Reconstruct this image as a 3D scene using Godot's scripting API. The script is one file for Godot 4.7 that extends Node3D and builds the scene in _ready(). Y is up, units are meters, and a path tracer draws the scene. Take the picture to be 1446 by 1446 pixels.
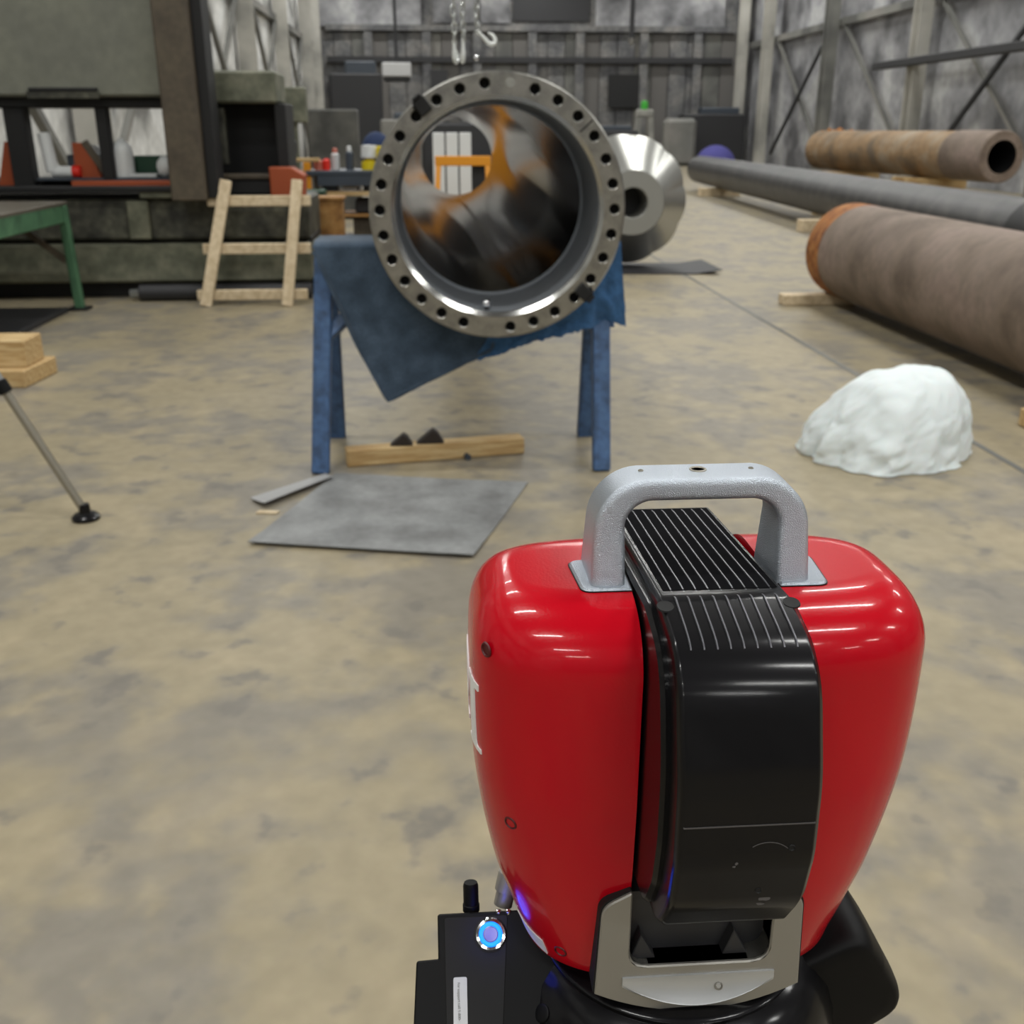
extends Node3D
# A machine shop: a red laser tracker in front, a flanged cylinder on a blue stand behind it.

# ------------------------------------------------------------------ mesh builder
class Geo:
	var v := PackedVector3Array()
	func tri(a: Vector3, b: Vector3, c: Vector3) -> void:
		v.append(a); v.append(b); v.append(c)
	func quad(a: Vector3, b: Vector3, c: Vector3, d: Vector3) -> void:
		v.append(a); v.append(b); v.append(c)
		v.append(a); v.append(c); v.append(d)
	func box(c: Vector3, s: Vector3, bev := 0.0, xf := Transform3D()) -> Geo:
		var h := s * 0.5
		var b: float = min(bev, min(h.x, min(h.y, h.z)) * 0.9)
		if b <= 0.0:
			var p := []
			for k in 8:
				p.append(xf * (c + Vector3(h.x if k & 1 else -h.x, h.y if k & 2 else -h.y, h.z if k & 4 else -h.z)))
			quad(p[1], p[3], p[7], p[5]); quad(p[0], p[4], p[6], p[2])
			quad(p[2], p[6], p[7], p[3]); quad(p[0], p[1], p[5], p[4])
			quad(p[4], p[5], p[7], p[6]); quad(p[0], p[2], p[3], p[1])
			return self
		# every corner gives three points, one per face
		var q := {}
		for k in 8:
			var sg := Vector3(1 if k & 1 else -1, 1 if k & 2 else -1, 1 if k & 4 else -1)
			for ax in 3:
				var o := h - Vector3(b, b, b)
				o[ax] = h[ax]
				q[k * 3 + ax] = xf * (c + o * sg)
		var face := func(ax: int, k0: int, k1: int, k2: int, k3: int) -> void:
			quad(q[k0 * 3 + ax], q[k1 * 3 + ax], q[k2 * 3 + ax], q[k3 * 3 + ax])
		face.call(0, 1, 3, 7, 5); face.call(0, 0, 4, 6, 2)
		face.call(1, 2, 6, 7, 3); face.call(1, 0, 1, 5, 4)
		face.call(2, 4, 5, 7, 6); face.call(2, 0, 2, 3, 1)
		for k in 8:
			for ax in 3:
				var bit: int = 1 << ax
				if k & bit:
					continue
				var k2: int = k | bit
				var a1: int = (ax + 1) % 3
				var a2: int = (ax + 2) % 3
				var pa: Vector3 = q[k * 3 + a1]; var pb: Vector3 = q[k2 * 3 + a1]
				var pc: Vector3 = q[k2 * 3 + a2]; var pd: Vector3 = q[k * 3 + a2]
				var out := (pa + pb + pc + pd) * 0.25 - xf * c
				if (pb - pa).cross(pc - pa).dot(out) > 0: quad(pa, pb, pc, pd)
				else: quad(pd, pc, pb, pa)
			var t0: Vector3 = q[k * 3]; var t1: Vector3 = q[k * 3 + 1]; var t2: Vector3 = q[k * 3 + 2]
			if (t1 - t0).cross(t2 - t0).dot(t0 - xf * c) > 0: tri(t0, t1, t2)
			else: tri(t2, t1, t0)
		return self
	func bar(a: Vector3, b: Vector3, w: float, d: float, bev := 0.0, side := Vector3.RIGHT) -> Geo:
		# a box from a to b, w wide along side and d deep
		var y := (b - a).normalized()
		var x := (side - y * side.dot(y)).normalized()
		var z := x.cross(y)
		return box(Vector3.ZERO, Vector3(w, (b - a).length(), d), bev, Transform3D(Basis(x, y, z), (a + b) * 0.5))
	func lathe(prof: Array, seg := 32, xf := Transform3D()) -> Geo:
		for j in seg:
			var f0 := TAU * j / seg
			var f1 := TAU * (j + 1) / seg
			for i in prof.size() - 1:
				var p: Vector2 = prof[i]; var r: Vector2 = prof[i + 1]
				var a := xf * Vector3(p.x * cos(f0), p.y, -p.x * sin(f0))
				var b := xf * Vector3(p.x * cos(f1), p.y, -p.x * sin(f1))
				var c := xf * Vector3(r.x * cos(f1), r.y, -r.x * sin(f1))
				var d := xf * Vector3(r.x * cos(f0), r.y, -r.x * sin(f0))
				if p.x < 1e-6: tri(a, c, d)
				elif r.x < 1e-6: tri(a, b, c)
				else: quad(a, b, c, d)
		return self
	func tube(a: Vector3, b: Vector3, ra: float, rb := -1.0, seg := 14, bev := 0.0) -> Geo:
		if rb < 0: rb = ra
		var l := (b - a).length()
		var pr := [Vector2(0, 0), Vector2(ra - bev, 0), Vector2(ra, bev), Vector2(rb, l - bev), Vector2(rb - bev, l), Vector2(0, l)]
		if bev <= 0: pr = [Vector2(0, 0), Vector2(ra, 0), Vector2(rb, l), Vector2(0, l)]
		return lathe(pr, seg, along(a, b))
	static func along(a: Vector3, b: Vector3) -> Transform3D:
		var y := (b - a).normalized()
		var x := y.cross(Vector3.FORWARD if absf(y.z) < 0.9 else Vector3.UP).normalized()
		return Transform3D(Basis(x, y, x.cross(y)), a)
	func extrude(poly: PackedVector2Array, z0: float, z1: float, xf := Transform3D(), bev := 0.0) -> Geo:
		var n := poly.size()
		var area := 0.0
		for i in n: area += poly[i].cross(poly[(i + 1) % n])
		if area < 0: poly.reverse()
		var small := poly
		if bev > 0:
			small = PackedVector2Array()
			for i in n:
				var e0 := (poly[i] - poly[(i + n - 1) % n]).normalized()
				var e1 := (poly[(i + 1) % n] - poly[i]).normalized()
				var m := (Vector2(-e0.y, e0.x) + Vector2(-e1.y, e1.x))
				m = m / max(0.3, m.length_squared() * 0.5)
				small.append(poly[i] + m * bev)
		var idx := Geometry2D.triangulate_polygon(small)
		for k in range(0, idx.size(), 3):
			var a := small[idx[k]]; var b := small[idx[k + 1]]; var c := small[idx[k + 2]]
			if (b - a).cross(c - a) < 0:
				var t := b; b = c; c = t
			tri(xf * Vector3(a.x, a.y, z1), xf * Vector3(b.x, b.y, z1), xf * Vector3(c.x, c.y, z1))
			tri(xf * Vector3(a.x, a.y, z0), xf * Vector3(c.x, c.y, z0), xf * Vector3(b.x, b.y, z0))
		for i in n:
			var j := (i + 1) % n
			var a0 := poly[i]; var b0 := poly[j]; var a1 := small[i]; var b1 := small[j]
			quad(xf * Vector3(a0.x, a0.y, z0 + bev), xf * Vector3(b0.x, b0.y, z0 + bev), xf * Vector3(b0.x, b0.y, z1 - bev), xf * Vector3(a0.x, a0.y, z1 - bev))
			if bev > 0:
				quad(xf * Vector3(a0.x, a0.y, z1 - bev), xf * Vector3(b0.x, b0.y, z1 - bev), xf * Vector3(b1.x, b1.y, z1), xf * Vector3(a1.x, a1.y, z1))
				quad(xf * Vector3(a1.x, a1.y, z0), xf * Vector3(b1.x, b1.y, z0), xf * Vector3(b0.x, b0.y, z0 + bev), xf * Vector3(a0.x, a0.y, z0 + bev))
		return self
	func loft(rings: Array, cap0 := true, cap1 := true) -> Geo:
		# rings of points, each ring counter-clockwise seen from the end of the loft
		var n: int = rings[0].size()
		for i in rings.size() - 1:
			for j in n:
				var k := (j + 1) % n
				quad(rings[i][j], rings[i][k], rings[i + 1][k], rings[i + 1][j])
		for e in 2:
			if (e == 0 and not cap0) or (e == 1 and not cap1): continue
			var r: Array = rings[0] if e == 0 else rings[-1]
			var m := Vector3.ZERO
			for p in r: m += p
			m /= n
			for j in n:
				if e == 0: tri(r[(j + 1) % n], r[j], m)
				else: tri(r[j], r[(j + 1) % n], m)
		return self
	func sheet(rows: Array, th: float) -> Geo:
		# a cloth: rows of points with a thickness across them
		var R := rows.size(); var C: int = rows[0].size()
		var off := []
		for i in R:
			var o := []
			for j in C:
				var du: Vector3 = rows[i][min(j + 1, C - 1)] - rows[i][max(j - 1, 0)]
				var dv: Vector3 = rows[min(i + 1, R - 1)][j] - rows[max(i - 1, 0)][j]
				var nn := du.cross(dv)
				o.append(nn.normalized() * th * 0.5 if nn.length() > 1e-9 else Vector3(0, 0, -th * 0.5))
			off.append(o)
		var f := func(i: int, j: int, s: float) -> Vector3: return rows[i][j] + off[i][j] * s
		for i in R - 1:
			for j in C - 1:
				quad(f.call(i, j, 1), f.call(i, j + 1, 1), f.call(i + 1, j + 1, 1), f.call(i + 1, j, 1))
				quad(f.call(i, j, -1), f.call(i + 1, j, -1), f.call(i + 1, j + 1, -1), f.call(i, j + 1, -1))
		for i in R - 1:
			quad(f.call(i, 0, 1), f.call(i + 1, 0, 1), f.call(i + 1, 0, -1), f.call(i, 0, -1))
			quad(f.call(i, C - 1, -1), f.call(i + 1, C - 1, -1), f.call(i + 1, C - 1, 1), f.call(i, C - 1, 1))
		for j in C - 1:
			quad(f.call(0, j, -1), f.call(0, j + 1, -1), f.call(0, j + 1, 1), f.call(0, j, 1))
			quad(f.call(R - 1, j, 1), f.call(R - 1, j + 1, 1), f.call(R - 1, j + 1, -1), f.call(R - 1, j, -1))
		return self
	func mesh(angle := 35.0) -> ArrayMesh:
		var n := v.size() / 3
		var fn := PackedVector3Array(); fn.resize(n)
		var at := {}
		var lim := cos(deg_to_rad(angle))
		for t in n:
			var c := (v[t * 3 + 1] - v[t * 3]).cross(v[t * 3 + 2] - v[t * 3])
			fn[t] = c
			if angle > 0:
				for k in 3:
					var key := Vector3i((v[t * 3 + k] * 20000.0).round())
					if at.has(key): at[key].append(t)
					else: at[key] = [t]
		var nv := PackedVector3Array(); nv.resize(n * 3)
		var ov := PackedVector3Array(); ov.resize(n * 3)
		for t in n:
			var me := fn[t].normalized()
			for k in 3:
				var s := me
				var p := v[t * 3 + k]
				if angle > 0:
					s = Vector3.ZERO
					for o in at[Vector3i((p * 20000.0).round())]:
						if fn[o].normalized().dot(me) >= lim: s += fn[o]
					s = s.normalized() if s.length() > 0 else me
				var to := t * 3 + (0 if k == 0 else 3 - k)
				ov[to] = p; nv[to] = s
		var a := []
		a.resize(Mesh.ARRAY_MAX)
		a[Mesh.ARRAY_VERTEX] = ov
		a[Mesh.ARRAY_NORMAL] = nv
		var m := ArrayMesh.new()
		if n: m.add_surface_from_arrays(Mesh.PRIMITIVE_TRIANGLES, a)
		return m

var M := {}
var taken := {}

func numbered(called: String) -> String:
	var k: int = taken.get(called, 0)
	taken[called] = k + 1
	return called if k == 0 else "%s_%03d" % [called, k]

func meta(o: Node, label := "", category := "", group := "", kind := "") -> void:
	if label: o.set_meta("label", label)
	if category: o.set_meta("category", category)
	if group: o.set_meta("group", group)
	if kind: o.set_meta("kind", kind)

func thing(called: String, label: String, category: String, at := Vector3.ZERO, group := "") -> Node3D:
	var o := Node3D.new()
	o.name = numbered(called)
	add_child(o, true)
	o.position = at
	meta(o, label, category, group)
	return o

func obj(called: String, g: Variant, m: Material, parent: Node = null, angle := 35.0) -> MeshInstance3D:
	var o := MeshInstance3D.new()
	o.mesh = g.mesh(angle) if g is Geo else g
	o.material_override = m
	if parent == null:
		o.name = numbered(called)
		add_child(o, true)
	else:
		o.name = called
		var k := 0
		while parent.has_node(NodePath(o.name)):
			k += 1
			o.name = "%s_%03d" % [called, k]
		parent.add_child(o, true)
	return o

func struct(called: String, g: Variant, m: Material, label: String, angle := 35.0) -> MeshInstance3D:
	var o := obj(called, g, m, null, angle)
	meta(o, label, "", "", "structure")
	return o

func one(called: String, g: Variant, m: Material, label: String, category: String, at := Vector3.ZERO, group := "", angle := 35.0) -> MeshInstance3D:
	var o := obj(called, g, m, null, angle)
	o.position = at
	meta(o, label, category, group)
	return o

func G() -> Geo:
	return Geo.new()

func rounded(pts: Array, radii: Array, seg := 5) -> PackedVector2Array:
	# a polygon with its corners rounded
	var out := PackedVector2Array()
	var n := pts.size()
	for i in n:
		var p: Vector2 = pts[i]; var r: float = radii[i % radii.size()]
		if r <= 0:
			out.append(p); continue
		var a: Vector2 = pts[(i + n - 1) % n] - p
		var b: Vector2 = pts[(i + 1) % n] - p
		var half := absf(a.angle_to(b)) * 0.5
		var cut: float = min(r / tan(half), min(a.length(), b.length()) * 0.49)
		var p0 := p + a.normalized() * cut
		var p1 := p + b.normalized() * cut
		for k in seg + 1:
			var t := float(k) / seg
			out.append(p0.lerp(p, t).lerp(p.lerp(p1, t), t))
	return out

# ------------------------------------------------------------------ materials
func noise(s: int, freq: float, oct := 4, type := FastNoiseLite.TYPE_SIMPLEX_SMOOTH) -> FastNoiseLite:
	var f := FastNoiseLite.new()
	f.seed = s; f.frequency = freq; f.noise_type = type
	f.fractal_octaves = oct; f.fractal_type = FastNoiseLite.FRACTAL_FBM
	return f

func field(size: int, s: int, freq: float, oct := 4) -> PackedByteArray:
	var im := noise(s, freq, oct).get_seamless_image(size, size, false, false, 0.15, true)
	im.convert(Image.FORMAT_L8)
	return im.get_data()

func blotched(size: int, cols: Array, s: int, freq: float, speck := 0.15, freq2 := 0.05, sharp := 1.0) -> ImageTexture:
	# colours blended along a slow noise, with a finer one for grain
	var a := field(size, s, freq, 5)
	var b := field(size, s + 7, freq2, 3)
	var d := PackedByteArray(); d.resize(size * size * 3)
	var n := cols.size() - 1
	for i in size * size:
		var t: float = clampf((a[i] / 255.0 - 0.5) * sharp * 1.7 + 0.5, 0.0, 0.9999) * n
		var k := int(t)
		var c: Color = cols[k].lerp(cols[k + 1], t - k)
		var m := 1.0 + speck * (b[i] / 127.5 - 1.0)
		d[i * 3] = int(clampf(c.r * m, 0, 1) * 255); d[i * 3 + 1] = int(clampf(c.g * m, 0, 1) * 255); d[i * 3 + 2] = int(clampf(c.b * m, 0, 1) * 255)
	var im := Image.create_from_data(size, size, false, Image.FORMAT_RGB8, d)
	im.generate_mipmaps()
	return ImageTexture.create_from_image(im)

func floor_texture(size: int) -> ImageTexture:
	var a := field(size, 3, 0.0045, 4)
	var b := field(size, 11, 0.021, 5)
	var c := field(size, 23, 0.05, 3)
	var e := field(size, 31, 0.011, 3)
	var d := PackedByteArray(); d.resize(size * size * 3)
	var tan_ := Color(0.59, 0.548, 0.455)
	var pale := Color(0.635, 0.585, 0.485)
	var grey := Color(0.515, 0.49, 0.445)
	var dark := Color(0.41, 0.395, 0.375)
	for i in size * size:
		var t0 := a[i] / 255.0
		var t1 := b[i] / 255.0
		var t2 := c[i] / 255.0
		var t3 := e[i] / 255.0
		var col := tan_.lerp(grey, smoothstep(0.38, 0.66, t0 * 0.6 + t1 * 0.4))
		col = col.lerp(pale, smoothstep(0.55, 0.8, t3) * 0.45)
		col = col.lerp(dark, smoothstep(0.60, 0.78, t1 * 0.8 + t2 * 0.2) * 0.5)
		col = col.lerp(pale, smoothstep(0.66, 0.9, 1.0 - t1) * 0.35)
		var m := 0.95 + 0.1 * t2
		d[i * 3] = int(clampf(col.r * m, 0, 1) * 255); d[i * 3 + 1] = int(clampf(col.g * m, 0, 1) * 255); d[i * 3 + 2] = int(clampf(col.b * m, 0, 1) * 255)
	return ImageTexture.create_from_image(Image.create_from_data(size, size, false, Image.FORMAT_RGB8, d))

func bumps(size: int, s: int, freq: float, strength: float, oct := 2) -> ImageTexture:
	var im := noise(s, freq, oct).get_seamless_image(size, size, false, false, 0.15, true)
	im.bump_map_to_normal_map(strength)
	return ImageTexture.create_from_image(im)

func mat(called: String, c: Color, rough := 0.6, metal := 0.0, tex: Texture2D = null, scale := 1.0, world := false) -> StandardMaterial3D:
	var m := StandardMaterial3D.new()
	m.resource_name = called
	m.albedo_color = c
	m.roughness = rough
	m.metallic = metal
	if tex:
		m.albedo_texture = tex
		m.uv1_triplanar = true
		m.uv1_world_triplanar = world
		m.uv1_scale = Vector3.ONE * scale
	M[called] = m
	return m

func relief(m: StandardMaterial3D, t: Texture2D, amount: float, scale := 0.0) -> void:
	m.normal_enabled = true
	m.normal_texture = t
	m.normal_scale = amount
	m.uv1_triplanar = true
	if scale > 0: m.uv1_scale = Vector3.ONE * scale

func materials() -> void:
	var fl := mat("concrete", Color(1, 1, 1), 0.45, 0.0, floor_texture(1024), 1.0 / 5.0, true)
	fl.metallic_specular = 0.3
	var W := Color.WHITE
	mat("insulation", W, 0.8, 0.0, blotched(512, [Color(0.34, 0.34, 0.35), Color(0.47, 0.47, 0.48), Color(0.56, 0.56, 0.57), Color(0.66, 0.66, 0.66)], 5, 0.008, 0.08, 0.06, 1.0), 0.10, true)
	mat("white_insulation", W, 0.8, 0.0, blotched(512, [Color(0.5, 0.5, 0.49), Color(0.70, 0.70, 0.69), Color(0.80, 0.80, 0.79), Color(0.86, 0.86, 0.85)], 15, 0.008, 0.08, 0.06, 1.1), 0.14, true)
	mat("dark_wall", W, 0.8, 0.0, blotched(512, [Color(0.34, 0.34, 0.35), Color(0.42, 0.42, 0.42), Color(0.49, 0.48, 0.47)], 8, 0.01, 0.15, 0.06), 0.15, true)
	mat("cabinet_grey", W, 0.7, 0.0, blotched(128, [Color(0.22, 0.22, 0.21), Color(0.30, 0.30, 0.285), Color(0.34, 0.335, 0.315)], 61, 0.02, 0.1), 0.4, true)
	mat("board_grey", Color(0.40, 0.39, 0.38), 0.8)
	mat("ceiling_panel", Color(0.34, 0.34, 0.35), 0.85)
	mat("beam_paint", W, 0.65, 0.0, blotched(256, [Color(0.34, 0.34, 0.33), Color(0.45, 0.45, 0.43), Color(0.50, 0.49, 0.47)], 9, 0.01, 0.05), 0.12, true)
	mat("beam_pale", W, 0.65, 0.0, blotched(256, [Color(0.5, 0.5, 0.48), Color(0.66, 0.65, 0.62), Color(0.72, 0.71, 0.68)], 10, 0.01, 0.05), 0.12, true)
	mat("beam_dark", Color(0.17, 0.17, 0.18), 0.6)
	mat("lamp_glow", Color(1, 1, 1), 0.5)
	M.lamp_glow.emission_enabled = true
	M.lamp_glow.emission = Color(0.985, 0.985, 0.97)
	M.lamp_glow.emission_energy_multiplier = 4.0
	mat("housing", Color(0.75, 0.75, 0.75), 0.5)
	# tracker
	var red := mat("red_paint", Color(0.73, 0.02, 0.10), 0.25)
	red.metallic_specular = 0.25; red.clearcoat_enabled = true; red.clearcoat = 0.35; red.clearcoat_roughness = 0.07
	mat("red_recess", Color(0.32, 0.0, 0.03), 0.5)
	relief(red, bumps(256, 4, 0.06, 6.0), 0.06, 28.0)
	mat("black_gloss", Color(0.10, 0.098, 0.105), 0.40, 0.55)
	M.black_gloss.metallic_specular = 0.1
	M.black_gloss.clearcoat_enabled = true; M.black_gloss.clearcoat = 0.4; M.black_gloss.clearcoat_roughness = 0.14
	mat("rib_metal", Color(0.40, 0.40, 0.42), 0.35, 0.6)
	mat("black_plastic", Color(0.045, 0.045, 0.05), 0.5)
	M.black_plastic.metallic_specular = 0.3
	mat("grey_plastic", Color(0.17, 0.17, 0.18), 0.5)
	mat("black_matte", Color(0.03, 0.03, 0.033), 0.7)
	mat("rubber", Color(0.07, 0.07, 0.078), 0.9)
	M.rubber.metallic_specular = 0.1
	var sil := mat("silver_paint", Color(0.74, 0.77, 0.81), 0.34, 0.7)
	relief(sil, bumps(256, 6, 0.2, 10.0), 0.5, 30.0)
	mat("silver_bright", Color(0.78, 0.79, 0.80), 0.4, 0.6)
	mat("silver_smooth", Color(0.62, 0.61, 0.585), 0.4, 0.6)
	mat("chrome", Color(0.85, 0.85, 0.86), 0.12, 1.0)
	mat("white_print", Color(0.9, 0.9, 0.9), 0.5)
	mat("label_paper", Color(0.82, 0.83, 0.84), 0.6)
	mat("ink", Color(0.1, 0.1, 0.1), 0.7)
	mat("scuff", Color(0.32, 0.31, 0.31), 0.6)
	var bl := mat("blue_glow", Color(0.1, 0.5, 0.9), 0.4)
	bl.emission_enabled = true; bl.emission = Color(0.06, 0.50, 1.0); bl.emission_energy_multiplier = 1.6
	# metals
	var st := mat("flange_steel", W, 0.34, 1.0, blotched(256, [Color(0.58, 0.575, 0.56), Color(0.64, 0.635, 0.61), Color(0.68, 0.67, 0.65)], 12, 0.02, 0.05, 0.2), 2.0)
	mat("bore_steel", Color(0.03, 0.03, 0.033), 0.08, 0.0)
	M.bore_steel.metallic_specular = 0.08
	mat("turned_steel", Color(0.60, 0.62, 0.645), 0.42, 0.45)
	mat("hole_steel", Color(0.09, 0.09, 0.09), 0.4, 0.7)
	mat("bright_steel", Color(0.76, 0.76, 0.75), 0.2, 1.0)
	mat("stainless", Color(0.74, 0.74, 0.72), 0.33, 0.85)
	mat("stainless_face", Color(0.60, 0.60, 0.58), 0.5, 0.6)
	mat("galvanised", Color(0.62, 0.63, 0.63), 0.35, 0.9)
	mat("chain_steel", Color(0.78, 0.79, 0.78), 0.25, 0.8)
	mat("hook_steel", Color(0.9, 0.91, 0.9), 0.3, 0.3)
	mat("brass_grey", Color(0.58, 0.56, 0.51), 0.4, 0.5)
	mat("rust", W, 0.75, 0.0, blotched(512, [Color(0.40, 0.345, 0.30), Color(0.475, 0.415, 0.365), Color(0.51, 0.45, 0.405), Color(0.54, 0.47, 0.43)], 21, 0.006, 0.10, 0.05), 0.45)
	mat("rust_orange", W, 0.8, 0.0, blotched(256, [Color(0.42, 0.24, 0.10), Color(0.62, 0.38, 0.16), Color(0.66, 0.46, 0.25)], 22, 0.02, 0.2, 0.1), 1.5)
	mat("rust_scaled", W, 0.75, 0.0, blotched(512, [Color(0.36, 0.32, 0.27), Color(0.50, 0.40, 0.28), Color(0.56, 0.45, 0.32), Color(0.60, 0.54, 0.46)], 25, 0.008, 0.12, 0.06, 1.1), 0.3)
	mat("mill_scale", W, 0.42, 0.3, blotched(512, [Color(0.19, 0.19, 0.19), Color(0.24, 0.235, 0.235), Color(0.31, 0.30, 0.295)], 27, 0.01, 0.15, 0.08), 0.5)
	mat("pipe_grey", W, 0.35, 0.5, blotched(256, [Color(0.36, 0.36, 0.37), Color(0.48, 0.48, 0.49), Color(0.56, 0.55, 0.54)], 28, 0.015, 0.12, 0.08), 0.6)
	# stand, cloth, wood
	mat("blue_paint", W, 0.5, 0.0, blotched(256, [Color(0.22, 0.31, 0.44), Color(0.27, 0.39, 0.56), Color(0.30, 0.42, 0.58)], 33, 0.02, 0.1), 2.0)
	var cl := mat("blanket_blue", W, 0.95, 0.0, blotched(256, [Color(0.20, 0.26, 0.325), Color(0.24, 0.305, 0.375), Color(0.28, 0.345, 0.42)], 34, 0.012, 0.12, 0.15), 2.0)
	cl.rim_enabled = true; cl.rim = 0.25
	var cl2 := mat("blanket_bright", W, 0.95, 0.0, blotched(256, [Color(0.18, 0.32, 0.47), Color(0.24, 0.41, 0.60)], 35, 0.02, 0.15, 0.15), 2.0)
	cl2.rim_enabled = true; cl2.rim = 0.25
	mat("pine", W, 0.75, 0.0, blotched(256, [Color(0.68, 0.55, 0.36), Color(0.75, 0.63, 0.44), Color(0.81, 0.71, 0.53)], 41, 0.02, 0.06, 0.2), 1.0)
	M.pine.uv1_scale = Vector3(0.7, 7.0, 7.0)
	mat("pale_pine", W, 0.75, 0.0, blotched(256, [Color(0.77, 0.69, 0.56), Color(0.82, 0.745, 0.62), Color(0.86, 0.79, 0.67)], 42, 0.02, 0.08, 0.2), 2.5)
	mat("plywood", W, 0.7, 0.0, blotched(256, [Color(0.50, 0.35, 0.18), Color(0.62, 0.45, 0.24), Color(0.66, 0.50, 0.29)], 43, 0.015, 0.1, 0.1), 1.5)
	mat("dark_wood", Color(0.17, 0.14, 0.12), 0.8)
	mat("grey_mat", W, 0.6, 0.0, blotched(512, [Color(0.45, 0.45, 0.45), Color(0.50, 0.505, 0.505), Color(0.55, 0.555, 0.555)], 45, 0.008, 0.06, 0.06), 0.8, true)
	mat("grey_card", Color(0.62, 0.62, 0.62), 0.6)
	var tp := mat("white_sheet", Color(0.87, 0.90, 0.905), 0.65)
	tp.subsurf_scatter_enabled = true; tp.subsurf_scatter_strength = 0.1
	# machine
	mat("machine_grey", W, 0.55, 0.0, blotched(256, [Color(0.435, 0.44, 0.40), Color(0.455, 0.46, 0.415), Color(0.475, 0.48, 0.43)], 51, 0.01, 0.05), 0.6)
	mat("machine_olive", W, 0.6, 0.0, blotched(256, [Color(0.15, 0.15, 0.13), Color(0.25, 0.25, 0.215), Color(0.34, 0.34, 0.29)], 52, 0.012, 0.15), 1.0)
	mat("machine_pale", W, 0.6, 0.0, blotched(256, [Color(0.34, 0.35, 0.29), Color(0.41, 0.415, 0.35), Color(0.46, 0.46, 0.39)], 53, 0.012, 0.1), 1.0)
	mat("machine_brown", W, 0.6, 0.0, blotched(256, [Color(0.285, 0.25, 0.205), Color(0.31, 0.275, 0.225), Color(0.33, 0.295, 0.24)], 54, 0.01, 0.1), 1.0)
	mat("machine_black", Color(0.05, 0.05, 0.055), 0.6)
	mat("orange_paint", Color(0.60, 0.27, 0.12), 0.6)
	mat("green_paint", W, 0.55, 0.0, blotched(256, [Color(0.24, 0.38, 0.28), Color(0.29, 0.45, 0.33), Color(0.33, 0.49, 0.36)], 55, 0.012, 0.06), 0.8)
	mat("table_steel", Color(0.44, 0.42, 0.38), 0.5, 0.4)
	mat("yellow_paint", Color(0.85, 0.56, 0.10), 0.5)
	mat("green_dark", Color(0.05, 0.22, 0.14), 0.6)
	mat("white_plastic", Color(0.85, 0.86, 0.86), 0.4)
	mat("red_plastic", Color(0.85, 0.16, 0.10), 0.45)
	mat("yellow_plastic", Color(0.85, 0.76, 0.10), 0.45)
	mat("slate", Color(0.23, 0.26, 0.30), 0.5)
	mat("blue_cloth", Color(0.13, 0.19, 0.32), 0.9)
	mat("purple_cloth", Color(0.30, 0.29, 0.55), 0.9)
	mat("pink_plastic", Color(0.75, 0.42, 0.35), 0.5)
	mat("green_lamp", Color(0.22, 0.5, 0.2), 0.4)
	M.green_lamp.emission_enabled = true; M.green_lamp.emission = Color(0.2, 0.9, 0.15); M.green_lamp.emission_energy_multiplier = 0.15

# ------------------------------------------------------------------ scene
func _ready() -> void:
	var cam := Camera3D.new()
	cam.name = "camera"
	var at := CameraAttributesPhysical.new()
	at.frustum_focal_length = 12.0 * 1450.0 / 723.0
	at.frustum_focus_distance = 0.52
	at.exposure_aperture = 11.5
	cam.attributes = at
	cam.fov = rad_to_deg(2.0 * atan(723.0 / 1450.0))
	cam.near = 0.05; cam.far = 200.0
	cam.rotation = Vector3(deg_to_rad(-20.46), deg_to_rad(-4.10), 0)
	cam.position = Vector3(0, 1.4, 0)
	add_child(cam)
	cam.current = true
	var we := WorldEnvironment.new()
	we.name = "world"
	var env := Environment.new()
	env.background_mode = Environment.BG_COLOR
	env.background_color = Color(0, 0, 0)
	env.tonemap_mode = Environment.TONE_MAPPER_LINEAR
	env.tonemap_exposure = 1.0
	env.sdfgi_enabled = true; env.ssao_enabled = true; env.ssil_enabled = true
	we.environment = env
	add_child(we)
	materials()
	lamps(17.6)
	room()
	tracker()
	cylinder()
	stand()
	floor_things()
	pipes()
	machine()
	left_side()
	bench()
	background()

func lamps(energy: float) -> void:
	var z := 13.0
	var k := 0
	while z > -44.5:
		for x in [-2.6, 4.2, 11.0]:
			var t := thing("ceiling_lamp", "long white fluorescent fitting hung under the roof", "lamp", Vector3(x, 8.3, z), "ceiling lamps in rows")
			obj("housing", G().box(Vector3(0, 0.06, 0), Vector3(2.5, 0.1, 0.34), 0.02), M.housing, t)
			obj("diffuser", G().box(Vector3(0, 0.0, 0), Vector3(2.4, 0.03, 0.26), 0.01), M.lamp_glow, t)
			for s in [-1, 1]:
				obj("hanger", G().tube(Vector3(s * 0.9, 0.11, 0), Vector3(s * 0.9, 0.71, 0), 0.01, 0.01, 6), M.galvanised, t)
			var l := AreaLight3D.new()
			l.name = "ceiling_lamp_light_%03d" % k
			l.area_size = Vector2(2.4, 0.26)
			l.light_color = Color(0.985, 0.985, 0.97)
			l.light_energy = energy
			l.area_range = 80.0
			l.shadow_enabled = true
			l.position = Vector3(x, 8.27, z)
			l.rotation.x = -PI / 2
			add_child(l)
			k += 1
		z -= 5.2

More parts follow.
